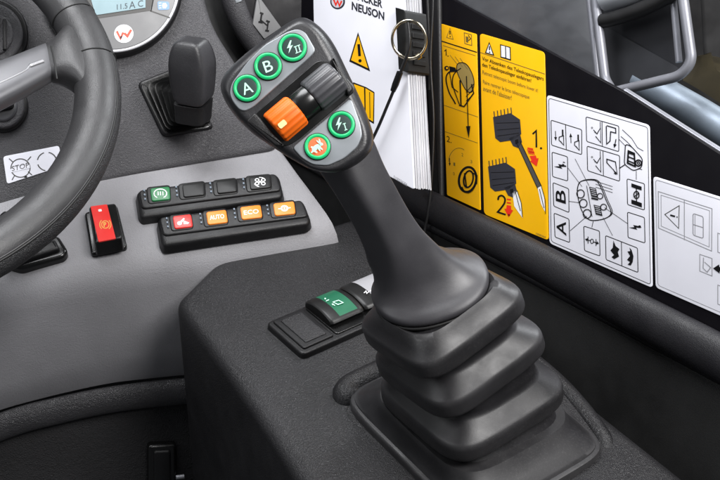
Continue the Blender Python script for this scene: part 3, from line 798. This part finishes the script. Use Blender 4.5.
# ================================================================== SIDE WALL
t = thing('side_wall', 'glossy black side wall carrying the stickers, with a padded rail below', 'wall', WALL.at(560, 330) - UP*.1)
mb = MB()
slab(mb, [(190, -60), (395, -60), (430, -16), (455, 0), (625, 92), (720, 153), (800, 203), (900, 265), (900, 480), (700, 375), (428, 212), (190, 120)], WALL, .004, .0012, 'wall_black', r=[0, 0, 60, 60, 0, 0, 0, 0, 0, 0, 0, 0])
mb.build('panel', t)
mb = MB()
mb.loft([[WALL.off(-.006).at(*p) for p in ((180, 60), (430, 200), (720, 345), (900, 450))], [WALL.off(.004).at(*p) for p in ((180, 90), (430, 232), (720, 395), (900, 500))], [WALL.off(-.02).at(*p) for p in ((180, 700), (430, 800), (720, 800), (900, 800))]], 'void_black', closed=False)
mb.build('lower_panel', t)
def railc(h, dy): return cat_rom([WALL.off(h).at(x, y+dy) for x, y in ((250, 112), (340, 162), (430, 207), (520, 252), (620, 305), (720, 358), (840, 425))], 6)
mb = MB(); n = len(railc(0, 0)); mb.tube(railc(.006, 0), [.0135+.003*i/n for i in range(n)], 'rail_plastic', 24); qk = WALL.off(.006); mb.v = [p - qk.n*((p-qk.p).dot(qk.n)*.40) for p in mb.v]
r1 = mb.build('padded_rail', t)
mb = MB(); mb.tube(railc(.003, 19), .005, 'rail_plastic', 12); mb.build('rail_lip', r1)
mb = MB(); 
edge = [(470, 10.6), (540, 49), (600, 82), (625, 95.5), (720, 156), (800, 208)]
mb.tube([WALL.off(-.0085).at(x, y-3.2) for x, y in edge[3:]], .0034, 'tube_metal', 12)
mb.build('edge_strip', t)

# pillar behind the manual
mb = MB(); q = WALL.off(.004)
slab(mb, [(425, -40), (438, -40), (441, 205), (429, 200)], q, .006, .003, 'black_plastic', r=3)
mb.build('corner_post', label='slim black post between the manual and the yellow stickers', cat='post')

# ---------------------------------------------------------------- window and what lies outside
mb = MB(); mb.add([WALL.off(-.0055).at(*p) for p in ((380, -120), (950, -120), (950, 320), (700, 175), (430, 30))] , [[0, 1, 2, 3, 4]], 'window_glass')
mb.build('side_window', label='clear side window pane above the black wall', cat='window')
OUT = WALL.off(-.62)
mb = MB(); slab(mb, [(250, -300), (1100, -300), (1100, 420), (250, 420)], OUT.off(-.35), .02, .001, 'machine_dark')
mb.build('yard_ground', kind='structure', label='dark blurred ground outside the window', cat='ground')
mb = MB(); q = WALL.off(-.16)
sk = [[(330, -140), (560, -60), (620, -40), (640, 60)], [(330, -60), (470, 0), (560, 46), (622, 90)], [(330, 10), (470, 60), (560, 110), (640, 150)]]
rg = [[q.off(d).at(*p) for p in r_] for r_, d in zip(sk, (-.10, 0, .04))]
mb.loft(smooth_rings(rg, 4), 'hood_grey', closed=False)
mb.build('engine_hood', label='dark grey engine hood outside, left of the tube frame', cat='hood')
t = thing('guard_frame', 'bent light metal tube frame with dark box inside, outside the window', 'frame', WALL.off(-.09).at(640, 84))
q = WALL.off(-.09)
def fillet(px, r): return [q.at(*p) for p in rnd(px, r, 8)]
U = rnd([(588, -60), (605, 79), (613, 92), (680, 76), (692, 62), (675, -60)], [0, 5, 5, 10, 10, 0], 8)
mb = MB(); mb.tube([q.at(*p) for p in U], .0042, 'tube_metal', 16); mb.build('tube', t)
mb = MB(); mb.tube([q.off(-.012).at(*p) for p in ((583, -60), (599, 90))], .003, 'tube_metal', 12); mb.build('rear_tube', t)
mb = MB(); q2 = WALL.off(-.115)
mb.add([q2.at(*p) for p in ((594, -60), (690, -60), (684, 70), (607, 90))], [[0, 1, 2, 3]], 'hood_dark')
q3 = WALL.off(-.112)
mb.add([q3.at(*p) for p in ((598, 22), (676, 66), (684, 72), (607, 90))], [[0, 1, 2, 3]], 'hood_grey')
mb.build('backing_panel', t)
mb = MB(); mb.tube([q.off(-.006).at(*p) for p in ((668, -60), (679, 62))], .0028, 'tube_metal', 12); mb.build('inner_tube', t)
t = thing('mirror_shell', 'pale rounded shell with a black gasket at the top of the tube frame', 'mirror', WALL.off(-.1).at(625, 6))
mb = MB(); q = WALL.off(-.095)
sec = [(606, -4, 20), (614, -6, 20), (630, -11, 20), (650, -20, 22), (690, -38, 24)]
mb.tube(cat_rom([q.at(x, y) for x, y, r_ in sec], 6), .0135, 'pale_panel', 20); mb.build('shell', t)
mb = MB(); mb.tube(cat_rom([q.off(.004).at(*p) for p in ((602, 21), (614, 18.5), (634, 12), (655, 3), (690, -16))], 6), .0062, 'gasket', 14); mb.build('gasket', t)
mb = MB(); q = WALL.off(-.125)
mb.tube([q.at(*p) for p in ((640, 80), (700, 114.5), (760, 152), (850, 212))], .0135, 'tube_blue', 24)
mb.build('hydraulic_pipe', label='thick pale blue pipe running just outside the window edge', cat='pipe')
t = thing('parked_machine', 'dark machine with a dull yellow arm, outside at the right edge', 'machine', WALL.off(-.35).at(740, 100))
mb = MB(); q = WALL.off(-.30)
slab(mb, [(682, 46), (720, 66), (800, 120), (800, 150), (692, 92)], q, .05, .03, 'machine_yellow', r=16); mb.build('arm', t)
mb = MB(); q = WALL.off(-.35)
slab(mb, [(690, -120), (900, -120), (900, 140), (735, 130), (700, 60)], q, .05, .01, 'machine_dark', r=10); mb.build('side_panel', t)

# ================================================================== STICKERS
def sticker(quad, m_, r=3.5):
    mb = MB(); pl = WALL.off(.0007); slab(mb, quad, pl, .0006, .00015, m_, r=r); return mb, Art(mb, pl)
def lerp(a, b, t): return (a[0]+(b[0]-a[0])*t, a[1]+(b[1]-a[1])*t)
K = 'print_black'
# narrow yellow
mb, a = sticker([(441, 23.5), (476.5, 34), (480.5, 210.5), (447, 195)], 'sticker_yellow', 1.5)
a.line([(441.6, 41), (477, 52.3)], 1.1, K); a.line([(443, 45.4), (475.5, 55.6)], .5, 'print_brown')
a.line([(450, 28), (446.6, 37.4), (453.2, 39.2)], .55, 'print_brown', 1, True); a.line([(449.9, 30.6), (450, 34.4)], 1.1, K); a.circ((450.1, 36.4), .6, K)
a.line([(464.2, 32.6), (471.4, 34.6), (471.8, 45.4), (464.8, 43.4)], .7, 'print_brown', 1, True); a.poly([(465.6, 36), (468.6, 37), (468.2, 42.6), (466, 42)], 'print_brown'); a.line([(468.2, 35), (470.6, 38.4), (468.6, 40.5)], .7, K, 2)
a.line([(444.4, 51), (446, 49.6), (446.2, 55.6)], .9, K); a.circ((448, 56), .6, K)
for d in (0, 5, 10): a.line([(450+d, 55+d*.3), (457.5+d, 64.5+d*.5)], .45, 'print_brown')
# clamp drawing
blob = cat_rom([V((*p, 0)) for p in ((457.5, 64), (463, 62.6), (468, 66), (472.6, 75), (474, 84), (471.4, 92), (466, 90), (460.5, 80), (457, 71))], 5, True)
a.poly([p[:2] for p in blob], 'print_ochre', 1); a.line([p[:2] for p in blob], .8, K, 2, True)
a.line([p[:2] for p in cat_rom([V((*q_, 0)) for q_ in ((457, 70), (449, 72), (446, 79), (449, 92), (454, 101), (455.5, 104))], 5)], 1.3, K, 2)
a.line([p[:2] for p in cat_rom([V((*q_, 0)) for q_ in ((461, 68), (454, 74), (452.5, 84), (457, 98), (460, 106))], 5)], 1.0, K, 2)
a.line([(460, 80), (461, 106)], 1.4, K, 3); a.line([(471.5, 84), (473.6, 93), (464, 106.5), (459, 105)], 1.2, K, 3); a.line([(449.5, 72), (452, 87), (458, 92)], .8, K, 3)
a.circ((446.6, 68), 2.3, K, 3); a.circ((447, 68), 1.0, 'sticker_yellow', 4); a.poly([(449, 66), (455.5, 67.6), (456.5, 71.5), (450, 72)], K, 3)
for yy in (0, 5, 10): a.line([(466, 92+yy*.9), (473.5, 84+yy)], .6, K, 3)
a.arrow((466.4, 76), (468.6, 138), .9, 4.4, 12, K, 4)
a.line([(445, 131.5), (477.6, 143)], .5, 'print_brown'); a.line([(443.8, 105), (478, 117)], .5, 'print_brown')
a.text('2.', (446.6, 141.6), (5, 1.5), (0, -6), K)
a.arc((459, 163), 10.5, 185, 300, .5, 'print_brown', 1, ry=15)
for (x, y, ch) in ((453.5, 165.5, '1'), (461.5, 156, '2'), (470.5, 163, '3'), (453, 175, '0')): a.text(ch, (x, y), (1.7, .5), (0, -3.2), 'print_brown')
a.arrow((449.6, 158), (449.8, 166), .7, 2.2, 3, K)
a.ring((467.6, 179.5), 8.6, 2.3, K, 1, ry=12.5, rot=.15); a.ring((468.4, 179), 4.6, 1.6, K, 2, ry=8.4, rot=.2); a.line([(464.6, 173), (466.5, 188)], 1.4, K, 3); a.line([(470.6, 171.5), (477, 175.5), (476.6, 184)], 1.1, K, 3)
a.arc((468, 181), 7, 20, 150, 1.0, K, 4, ry=11.5)
mb.build('warning_sticker', label='narrow yellow warning sticker with a clamp drawing and dial', cat='sticker')
# wide yellow
mb, a = sticker([(479.8, 33), (544.5, 52), (548.6, 240.5), (484, 214)], 'sticker_yellow', 4)
a.line([(480.3, 52.4), (545, 74)], .7, 'print_brown')
a.line([(489.2, 42.6), (485.6, 52.6), (493.6, 55)], 1.0, K, 2, True); a.poly([(489.2, 42.6), (485.6, 52.6), (493.6, 55)], 'print_white', 1); a.line([(489.3, 46), (489.5, 50)], 1.1, K, 3); a.circ((489.6, 52), .7, K, 3)
a.poly([(500, 44), (510.6, 47), (511, 60.6), (500.4, 57.4)], K, 1); a.poly([(501, 45.4), (505, 46.2), (505.3, 57.4), (501.3, 56.6)], 'print_white', 2); a.poly([(506, 46.6), (509.6, 47.8), (510, 59), (506.3, 57.8)], 'print_white', 2)
lines = [('Vor Absenken des Teleskopauslegers', 482.0, 61.2, 61.6, K, .008), ('den Teleskopausleger einfahren!', 482.2, 67.2, 49, K, .008), ('Retract telescopic boom before lower it!', 482.5, 75.0, 55.5, 'print_brown', 0), ('Faire rentrer le bras télescopique', 483, 84.6, 46.5, 'print_brown', 0), ("avant de l'abaisser!", 483.2, 90.6, 28.5, 'print_brown', 0)]
for s_, x, y, w, m_, bo in lines: a.text(s_, (x, y), (w, w*.335), (0, -5.0), m_, 2, bo)
S_ = 'print_slate'
def fork(ox, oy):
    a.poly([(ox, oy+3), (ox+17.5, oy-1), (ox+27, oy+5.5), (ox+28.2, oy+20), (ox+20, oy+26), (ox+7, oy+28), (ox+2.2, oy+24)], S_, 2)
    for i in range(6): a.line([(ox+1.5+i*3.4, oy+3.4-i*.75), (ox+.9+i*3.4, oy-2.8-i*.75)], .9, S_, 2)
    a.line([(ox+3, oy+9), (ox+26, oy+8.4)], .5, K, 3); a.line([(ox+4, oy+16), (ox+27, oy+14)], .5, K, 3); a.line([(ox+4.5, oy+22), (ox+26, oy+19)], .5, K, 3)
    a.poly([(ox+16, oy+24), (ox+27, oy+20), (ox+29, oy+28), (ox+25, oy+34), (ox+20, oy+32)], S_, 2); a.poly([(ox+22, oy+26), (ox+25, oy+25), (ox+25.5, oy+29), (ox+22.5, oy+30)], K, 3)
fork(493, 114); fork(488, 163.5)
a.poly([(516, 142), (520, 141), (541.4, 186), (537.6, 188.6)], 'print_grey', 1); a.line([(520, 141), (541.4, 186)], .7, K, 2); a.line([(516, 142), (537.6, 188.6)], .7, K, 2)
a.poly([(537.6, 188), (541.2, 186), (544, 196), (545.2, 212), (541, 204)], 'print_white', 2); a.line([(539.5, 189), (544, 208)], .7, K, 3); a.line([(541.2, 186), (545.2, 200), (545.4, 214)], .6, K, 3)
a.poly([(512.4, 192), (517, 190.4), (521, 203), (522.6, 218), (517.6, 211), (514.2, 206)], 'print_white', 2); a.line([(515.4, 192), (520.4, 211)], .7, K, 3); a.line([(517, 190.4), (521.2, 203), (522.4, 217)], .6, K, 3)
a.line([(532.6, 134), (536.2, 130.6), (536.4, 147.4)], 1.7, K, 2); a.circ((541, 148.2), 1.1, K, 2)
a.line([p[:2] for p in cat_rom([V((*q_, 0)) for q_ in ((498, 200), (498.8, 196.6), (502, 195.6), (504.8, 198.4), (504.4, 203), (501, 208), (497.6, 212))], 4)] + [(505.6, 214.6)], 1.7, K, 2); a.circ((508.8, 215), 1.1, K, 2)
for i in range(4): a.line([(527.6+i*1.6, 149+i*.0), (529.4+i*1.6, 154+i*.3)], 1.0, 'print_red', 2)
for p0, p1 in (((527.5, 148), (533, 149)), ((528.6, 151.5), (534.4, 152.6))): a.line([p0, p1], 1.4, 'print_red', 2)
a.poly([(529.6, 156), (535.8, 155.4), (536.6, 158.4), (538.6, 158), (536.6, 166.4), (530, 161.2), (531.6, 160.4)], 'print_red', 2)
a.line([(506.8, 199), (510.8, 199.6)], 1.3, 'print_red', 2); a.line([(506.8, 202.4), (510.9, 203)], 1.3, 'print_red', 2)
a.poly([(506.6, 205), (511, 205.6), (511, 209.6), (513, 210.2), (508.6, 217.2), (504.2, 208.6), (506.4, 208.8)], 'print_red', 2)
a.text('1000364', (536, 234.4), (9.5, 3.8), (0, -2), 'print_brown', 2)
mb.build('warning_sticker', label='wide yellow warning sticker in German with two fork drawings', cat='sticker')
# white legend
WQ = [(546.8, 94.6), (649.4, 125), (652.4, 288), (549.4, 243.2)]
mb, a = sticker(WQ, 'sticker_white', 4)
ic = [lerp(p, (600, 190), .035) for p in WQ]; a.line(rnd(ic, 3), .55, K, 1, True)
def box(*q_): a.line(rnd(list(q_), 1.6, 3), .75, K, 1, True)
def wedge(x, y, s=1.0, fl=1):
    a.line([(x-3.2*fl*s, y-4*s), (x+2.6*fl*s, y-6*s), (x+3*fl*s, y+7*s), (x-3.4*fl*s, y)], .8, K, 2, True); a.line([(x+1.4*fl*s, y-14*s), (x+1.6*fl*s, y-6*s)], 2.0*s, K, 2); a.line([(x-1, y+1), (x+2*fl, y+5)], .6, K, 2)
box((551, 120), (581.7, 129.6), (581.7, 154.6), (551.5, 145)); a.line([(565.5, 124.5), (566.3, 149.7)], .7, K)
a.arrow((555.4, 131), (555.7, 141), .8, 3, 4, K); wedge(561.5, 140, .75); a.arrow((571, 143), (570.6, 133), .8, 3, 4, K); wedge(577, 145, .75)
for (x0, y0, x1, y1, dx) in ((586, 116.7, 618.8, 126, 602), (587, 146, 619.6, 155.6, 603)):
    box((x0, y0), (x1, y1), (x1, y1+25.6), (x0+.6, y0+24.6)); a.line([(dx, y0+4.8), (dx+.4, y0+29.6)], .7, K)
    a.line([(594.5, y0+15), (597, y0+17), (600.5, y0+11), (600.8, y0+26), (595.6, y0+19.5)], .9, K, 2); a.line([(600.2, y0+5), (600.4, y0+12)], .7, 'print_grey', 2)
    a.circ((592, y0+11), 1.1, 'print_light', 1); a.line([(593.4, y0+13), (596, y0+16)], .8, K, 2)
a.line([(606.6, 125.5), (615.6, 128.2), (615.8, 133), (610.6, 131.6), (610, 141), (606.6, 144), (606.2, 126)], 1.0, K, 2); a.arrow((616, 139), (614.2, 148), .9, 3.4, 4, K, 2)
a.line([(606.8, 159), (615.4, 161.8), (617.2, 174), (606.8, 162.6)], 1.0, K, 2, True); a.arrow((613, 169), (616.4, 175), .9, 3, 3, K, 2)
box((552, 152), (567.5, 156.7), (567.7, 181), (552.5, 176.5)); a.bolt((560, 166.5), .85, K, 2, 1.25); a.text('II', (564, 165), (1, -3), (-2, -.4), K, 2)
box((553, 182.5), (568.7, 188.7), (569, 212.5), (553.7, 206)); a.text('B', (565.8, 204), (-.4, -12.6), (-10, -3.2), K, 2, .01)
box((554, 213), (569, 219), (569.7, 242.5), (555, 237)); a.text('A', (566.3, 236), (-.4, -14), (-9.6, -2.4), K, 2, .01)
box((583.7, 226), (599.5, 231), (600, 256), (584.5, 250.5)); a.arrow((590.4, 240.6), (585, 239), .8, 3.6, 2.6, K, 2); a.arrow((593.4, 241.8), (599, 243.6), .8, 3.6, 2.6, K, 2); a.ring((591.9, 241.2), 1.5, .7, K, 2, ry=2.2)
a.line([(588, 236.5), (588, 243.5)], .7, K, 2); a.line([(596, 239), (596, 246)], .7, K, 2)
box((605.5, 235.5), (637.5, 248), (638, 272.5), (606, 259.5)); a.line([(621.4, 241.8), (621.8, 266)], .7, K)
a.poly([(613.4, 240.4), (615.6, 246), (619.4, 249), (617.8, 252), (619, 256.4), (614, 259.2), (611.6, 257), (614, 255), (610.4, 250.4), (612.8, 247.6)], K, 2)
a.poly([(629.4, 247.4), (631.6, 250), (633.4, 256), (632.6, 262), (630.6, 265.5), (627.6, 264.6), (630, 262), (627, 259.8), (630, 256), (627.4, 251.5), (630.2, 251)], K, 2)
box((627, 178.7), (644.5, 183.7), (644.5, 210), (627.5, 204.5)); a.poly([(631.4, 183.2), (641.6, 186.6), (641.6, 190.4), (631.4, 187)], K, 2); a.poly([(631.4, 199.4), (641.8, 203), (641.8, 207.4), (631.4, 203.6)], K, 2); a.line([(636.3, 187), (636.5, 202)], 1.0, K, 2)
a.ring((636.4, 194.8), 2.6, 1.0, K, 3, ry=3.6); a.arrow((633.6, 197), (639.4, 192.6), .9, 2.6, 2, K, 4)
box((627.5, 212), (644.5, 217.5), (645, 243), (628, 237.5)); a.bolt((635, 227.5), .85, K, 2, 1.25); a.text('I', (640, 228), (.8, -2.4), (-2, -.4), K, 2)
# joystick drawing on the legend
def Z(x, y): return (540+x/4, 170+y/4)
ol = cat_rom([V((*Z(*q_), 0)) for q_ in ((150, 72), (166, 44), (222, 42), (246, 76), (264, 120), (284, 168), (268, 190), (226, 201), (192, 196), (166, 160), (152, 110))], 5, True)
a.line([p[:2] for p in ol], .9, K, 2, True); a.line([(p.x+1.3, p.y-.6) for p in ol[5:32]], .7, K, 2)
for x, y, r_ in ((162, 95, 15), (173, 133, 15), (188, 175, 16)): a.ring(Z(x, y), r_/4, .9, K, 3, ry=r_/4*1.1, n=18)
for x, y, r_ in ((240, 104, 11), (254, 148, 12)): a.ring(Z(x, y), r_/4, .8, K, 3, n=16)
for x, y in ((198, 68), (216, 140)):
    a.line([Z(x, y), Z(x+24, y+6), Z(x+32, y+42), Z(x+8, y+36)], .7, K, 3, True)
    for d in (8, 16, 24, 32): a.line([Z(x+d*.2, y+d), Z(x+24+d*.2, y+6+d)], .9, K, 3)
a.line([Z(205, 112), Z(232, 118)], 1.6, K, 3); a.line([Z(186, 62), Z(208, 186)], .6, K, 3)
for d in (0, 12, 24): a.line([Z(222, 44+d), Z(290, 66+d)], .45, K, 2)
for p0, p1 in (((120, 243), (188, 184)), ((117, 125), (160, 131)), ((112, -8), (168, 66)), ((140, -45), (196, 62)), ((207, 230), (214, 200)), ((290, 262), (252, 190)), ((350, 214), (258, 150))): a.line([Z(*p0), Z(*p1)], .45, K, 2)
# second small drawing
def Y(x, y): return (540+x/4.8, 90+y/4.8)
a.line(rnd([Y(410, 258), Y(438, 270), Y(492, 330), Y(488, 372), Y(448, 388), Y(404, 356)], 3), .9, K, 2, True)
a.ring(Y(472, 350), 3.0, 1.4, K, 3, n=18); a.ring(Y(472, 350), 1.2, .9, K, 3, n=12)
a.line([Y(424, 292), Y(452, 304), Y(456, 366), Y(420, 350)], 1.6, K, 3, True)
for d in (0, 20, 40): a.line([Y(424, 300+d), Y(454, 312+d)], 1.3, K, 3)
for pts in (((395, 190), (440, 232), (468, 276), (496, 292)), ((388, 222), (420, 250), (440, 272)), ((470, 376), (490, 382))): a.line([Y(*p) for p in pts], .6, K, 2)
a.line([Y(462, 388), Y(462, 430)], .5, K, 2); a.line([Y(378, 235), Y(410, 268)], .5, K, 2); a.line([Y(380, 376), Y(410, 356)], .9, K, 2)
mb.build('control_legend', label='white legend sticker with boxed joystick symbols, A and B, in full view', cat='sticker')
# cropped white
mb, a = sticker([(653.2, 176), (772, 213), (776, 340), (655.6, 287.5)], 'sticker_white', 4)
a.line(rnd([(655.6, 179.6), (769, 215), (773, 335), (657.8, 285.2)], 3), .5, 'print_light', 1, True)
G_ = 'print_light'
a.line([(658.2, 191.4), (712, 208.6), (711.6, 251), (658.6, 228)], .7, G_, 1, True); a.line([(661, 195), (709.6, 210.6), (709.2, 247), (661.2, 226)], .5, G_, 1, True); a.line([(684.3, 200), (684.3, 240)], .7, G_)
a.line([(664.8, 214.4), (679.2, 205.6), (678.6, 228.4)], .8, 'print_grey', 1, True); a.line([(670.2, 215), (675, 216.4)], 1.6, K, 2); a.circ((677, 217), .7, K, 2)
a.line(rnd([(693, 213.4), (703.2, 216.6), (703.2, 238.4), (693, 235)], 2), .8, G_, 1, True); a.line([(693, 224.4), (703.2, 227.6)], .8, G_); a.line([(695, 215), (695, 235)], .5, G_)
a.line([(699.8, 254.3), (712, 258.4), (712, 276), (699.8, 271)], .7, G_, 1, True); a.line([(703.5, 257.5), (703, 268), (707, 272), (710.6, 267.4), (704.6, 262)], .7, G_, 2)
a.poly([(713, 268.4), (719, 264.4), (719.4, 267), (730, 270), (730, 274), (719.6, 271), (719.6, 273.6)], K, 2)
for y0 in (233, 285): a.line([(717.8, y0), (740, y0+8), (740, y0+28), (717.8, y0+19)], .7, G_, 1, True); a.line([(724, y0+8), (734, y0+18)], .7, G_, 2)
mb.build('instruction_sticker', label='white sticker with faint grey boxes at the right edge of the photo', cat='sticker')

# ================================================================== MANUAL, RING, CORD
BK = Plane(CAM - CB*(.679/.804), CR - CB*.804)
t = thing('operator_manual', 'thick white operator manual with black and yellow warning triangle', 'manual', BK.at(412, 188))
cov = [(312, -70), (401.5, -48), (414, 189.5), (316, 137)]
mb = MB()
slab(mb, cov, BK, .0011, .0003, 'paper_white', r=[0, 0, 2.5, 2.5])
a = Art(mb, BK)
a.text('WACKER', (349.4, -2.6), (33, 10.8), (.2, -8.2), 'print_slate', 1, .035); a.text('NEUSON', (351.6, 9.6), (32.6, 10.8), (.2, -8.4), 'print_slate', 1, .035)
a.circ((337.6, 1.4), 7.4, 'print_slate', 1, ry=7.8); a.circ((337.4, 1.2), 5.9, 'print_paper', 2, ry=6.4); a.line([(333.4, -1.4), (335.8, 4.8), (337.6, .6), (339.4, 5.8), (341.6, .8)], 1.7, 'print_red', 3)
a.poly([(358, 32), (349.2, 61.4), (370.2, 71.4)], K, 1); a.poly([(358.2, 35.6), (351, 60), (368, 68.2)], 'sticker_yellow', 2); a.line([(358.6, 44), (359.6, 56)], 2.6, K, 3); a.circ((360, 60.6), 1.6, K, 3)
a.poly(rnd([(353, 82), (366, 87), (374.5, 92), (374, 124), (364, 118), (354, 113)], 1), K, 1); a.poly([(354, 84), (364, 87.6), (364.6, 116.4), (355, 112)], 'sticker_yellow', 2); a.poly([(365.4, 88), (373.6, 93), (373, 121.6), (365.8, 117)], 'sticker_yellow', 2); a.line([(369.6, 92), (370, 118)], .7, K, 3)
a.text('5100036206', (393.5, 178.4), (13.5, 8.2), (.3, -3.2), 'print_light', 1)
mb.build('cover', t)
# page block: many thin leaves showing at the near edge
mb = MB(); n_ = BK.n; leaves = 26; th_ = .0165
for i in range(leaves):
    d0 = .0012 + th_*i/leaves; q = BK.off(-d0); j = random.uniform(-.6, .6); j2 = random.uniform(-.8, .8)
    e = [(312, -70), (402.5+j, -48), (414+j, 188.6+j2), (316, 136)]
    # straight below the cover, along the wall normal
    P = [BK.at(*p) - n_*d0 for p in e]; Q = [p - n_*(th_/leaves*.90) for p in P]
    mb.loft([Q, P], 'paper_edge' if i % 4 == 1 else 'leaf_white')
mb.build('page_block', t)
mb = MB(); P = [BK.at(*p) - n_*(.0012+th_) for p in cov]; mb.loft([[p - n_*.001 for p in P], P], 'paper_white'); mb.build('back_cover', t)
# clip on the page edge
t = thing('document_clip', 'black grooved plastic clip gripping the edge of the manual', 'clip', BK.at(412, 70) )
ed = lambda y, d, o: BK.at(401.8+(y+48)*.0527, y) - n_*d + BE*o
BE = (BK.at(440, 60) - BK.at(400, 45)).normalized()     # outwards along the cover towards the viewer
def cb(y0, y1, d0, d1, o0, o1, m_, mb, bev=.0012):
    P = [ed(y0, d0, o0), ed(y0, d1, o0), ed(y1, d1, o0), ed(y1, d0, o0)]
    Qp = [ed(y0, d0, o1), ed(y0, d1, o1), ed(y1, d1, o1), ed(y1, d0, o1)]
    c = sum(Qp, V((0, 0, 0)))/4; T = [c+(p-c)*.93 for p in Qp]; Qm = [p - BE*bev for p in Qp]
    mb.loft([P, Qm, T], m_)
mb = MB(); cb(10, 72, -.0035, .0205, -.008, .004, 'clip_black', mb)
for k in range(5): cb(22+k*9, 26.5+k*9, .003, .0160, .003, .0052, 'clip_black', mb, .0004)
mb.build('body', t)
mb = MB(); q = BK.off(.006)
cc = q.at(409, 40); e1 = (CR*.96 + CB*.2 - CU*.1).normalized(); e2 = (CU + CB*.25).normalized()
R1 = 17.2*(cc-CAM).dot(-CB)/F
pts = [cc + e1*R1*cos(2*pi*i/64) + e2*R1*1.08*sin(2*pi*i/64) for i in range(64)]
mb.tube(pts, .0011, 'steel_ring', 10, True); mb.tube([p + CB*.0016 + CU*.0002 for p in pts], .0010, 'steel_ring', 10, True)
mb.tube([cc + e1*R1*cos(a_) + e2*R1*1.08*sin(a_) for a_ in (radians(-62), radians(-55), radians(-48))], .0026, 'steel_ring', 12)
mb.build('key_ring', label='split steel key ring hanging on the black clip', cat='ring')
mb = MB(); q = BK.off(.009)
cd = cat_rom([q.at(*p) for p in ((408, 22), (409.5, 40), (407, 55), (401.5, 70), (397, 82), (388, 104), (374, 136), (352, 176))], 8)
mb.tube(cd, .0013, 'black_plastic', 10); mb.tube([q.at(*p) for p in ((400, 72), (395.6, 84), (392.8, 91))], [.0026, .0028, .0022], 'black_gloss', 12)
mb.build('tether_cord', label='black tether cord running down from the key ring', cat='cord')
mb = MB(); q = WALL.off(.014)
mb.tube(cat_rom([q.at(*p) for p in ((431, -60), (433, 0), (430.5, 60), (433.5, 120), (431.5, 180), (428, 214), (424, 240), (428, 300))], 8), .0013, 'black_plastic', 10)
mb.tube(cat_rom([q.at(*p) for p in ((425, -60), (428, 10), (430, 60), (429.6, 90))], 8), .0016, 'black_plastic', 10)
mb.build('cable', label='thin black cable hanging beside the slim post', cat='cable')

# ================================================================== TRIM BEHIND DASH, EMBLEM
TR = Plane(atD(250, 30, 1.04), V((.35, -.8, .5)))
mb = MB()
mb.tube(cat_rom([TR.at(*p) for p in ((226, -60), (231, -10), (240, 18), (256, 44), (285, 80), (330, 130), (400, 200))], 6), .0125, 'dark_dash_plastic', 20)
mb.build('pillar_trim', label='curved dark grey trim roll at the right end of the dashboard', cat='trim')
mb = MB(); q = TR.off(-.03)
slab(mb, [(190, -80), (420, -80), (440, 260), (330, 260), (190, 120)], q, .01, .001, 'void_black'); mb.build('firewall', label='black bulkhead behind the joystick head and dash trim', cat='panel')
mb = MB(); q = TR.off(.012)
slab(mb, rnd([(240, -30), (259, -30), (300, -30), (316, -14), (316, 40), (284, 60), (253, 20), (236, 2)], 4), q.off(-.004), .01, .002, 'wall_black'); mb.build('corner_cover', label='smooth black cover panel behind the emblem plate', cat='panel')
mb = MB(); pl = q.off(.0005)
slab(mb, [(257.5, -6), (252.8, 24), (264.5, 39), (281.5, 27.5)], pl, .003, .0006, 'cluster_grey', r=1)
a = Art(mb, pl, .0002)
for s in (((260, 12.6), (263.4, 14), 0), ((258.4, 21.8), (262.8, 22.6), 0), ((266.2, 20.6), (269.8, 22), 0), ((265.2, 30.4), (269, 31), 0)): a.line([s[0], s[1]], 2.0, K, 1)
a.line([(261.8, 13.2), (260.4, 22)], 1.7, K, 2); a.line([(260.4, 19.6), (267.6, 25.6)], 1.3, K, 2); a.line([(268.2, 21.4), (267, 30.6)], 1.4, K, 2)
mb.build('emblem_plate', label='grey diamond-shaped plate with a black linked emblem', cat='plate')
mb = MB(); slab(mb, [(233, -6), (243, -6), (242, 1.5), (236, 3.5)], q.off(.001), .004, .001, 'plate_grey', r=1); mb.build('metal_tab', label='tiny grey metal tab at the top, left of the emblem plate', cat='tab')

# ================================================================== LIGHT
def area(name, loc, target, size, power, col=(1, 1, 1), sy=None):
    l = bpy.data.lights.new(name, 'AREA'); l.energy = power; l.color = col; l.size = size
    if sy: l.shape = 'RECTANGLE'; l.size_y = sy
    o = bpy.data.objects.new(name, l); COL.objects.link(o); o.location = loc
    o.rotation_euler = (V(target) - V(loc)).to_track_quat('-Z', 'Y').to_euler(); return o
area('key_softbox', (.66, .10, ZO+.72), (.04, .60, ZO-.36), .62, 26, (1, .985, .975))
area('overhead_fill', (-.25, .80, ZO+.60), (.08, .72, ZO-.35), .55, 13, (.97, .98, 1))  # added unseen lamp overhead, lifts the sticker wall and ledge; no cab fitting
area('left_fill', (-1.0, .20, ZO+.40), (.05, .85, ZO-.25), .7, 4.2, (.96, .98, 1))  # added fill from the left for wall and grey dash, not a window
area('yard_light', (1.5, 2.0, ZO+1.2), (.55, 1.1, ZO-.1), .8, 40, (.95, .98, 1))
w = bpy.data.worlds.new('World'); scene.world = w; w.use_nodes = True
w.node_tree.nodes['Background'].inputs[0].default_value = (.80, .84, .90, 1); w.node_tree.nodes['Background'].inputs[1].default_value = .10

cam = bpy.data.cameras.new('camera'); cam.lens = 50; cam.sensor_width = 36; cam.sensor_fit = 'HORIZONTAL'; cam.clip_start = .02; cam.clip_end = 100
co = bpy.data.objects.new('camera', cam); COL.objects.link(co); co.location = CAM; co.rotation_euler = (pi/2 - PITCH, 0, 0)
scene.camera = co
scene.view_settings.view_transform = 'Standard'; scene.view_settings.look = 'None'; scene.view_settings.exposure = 0; scene.view_settings.gamma = 1
scene.render.engine = 'CYCLES'; scene.cycles.use_denoising = True; scene.cycles.max_bounces = 8; scene.cycles.transparent_max_bounces = 12
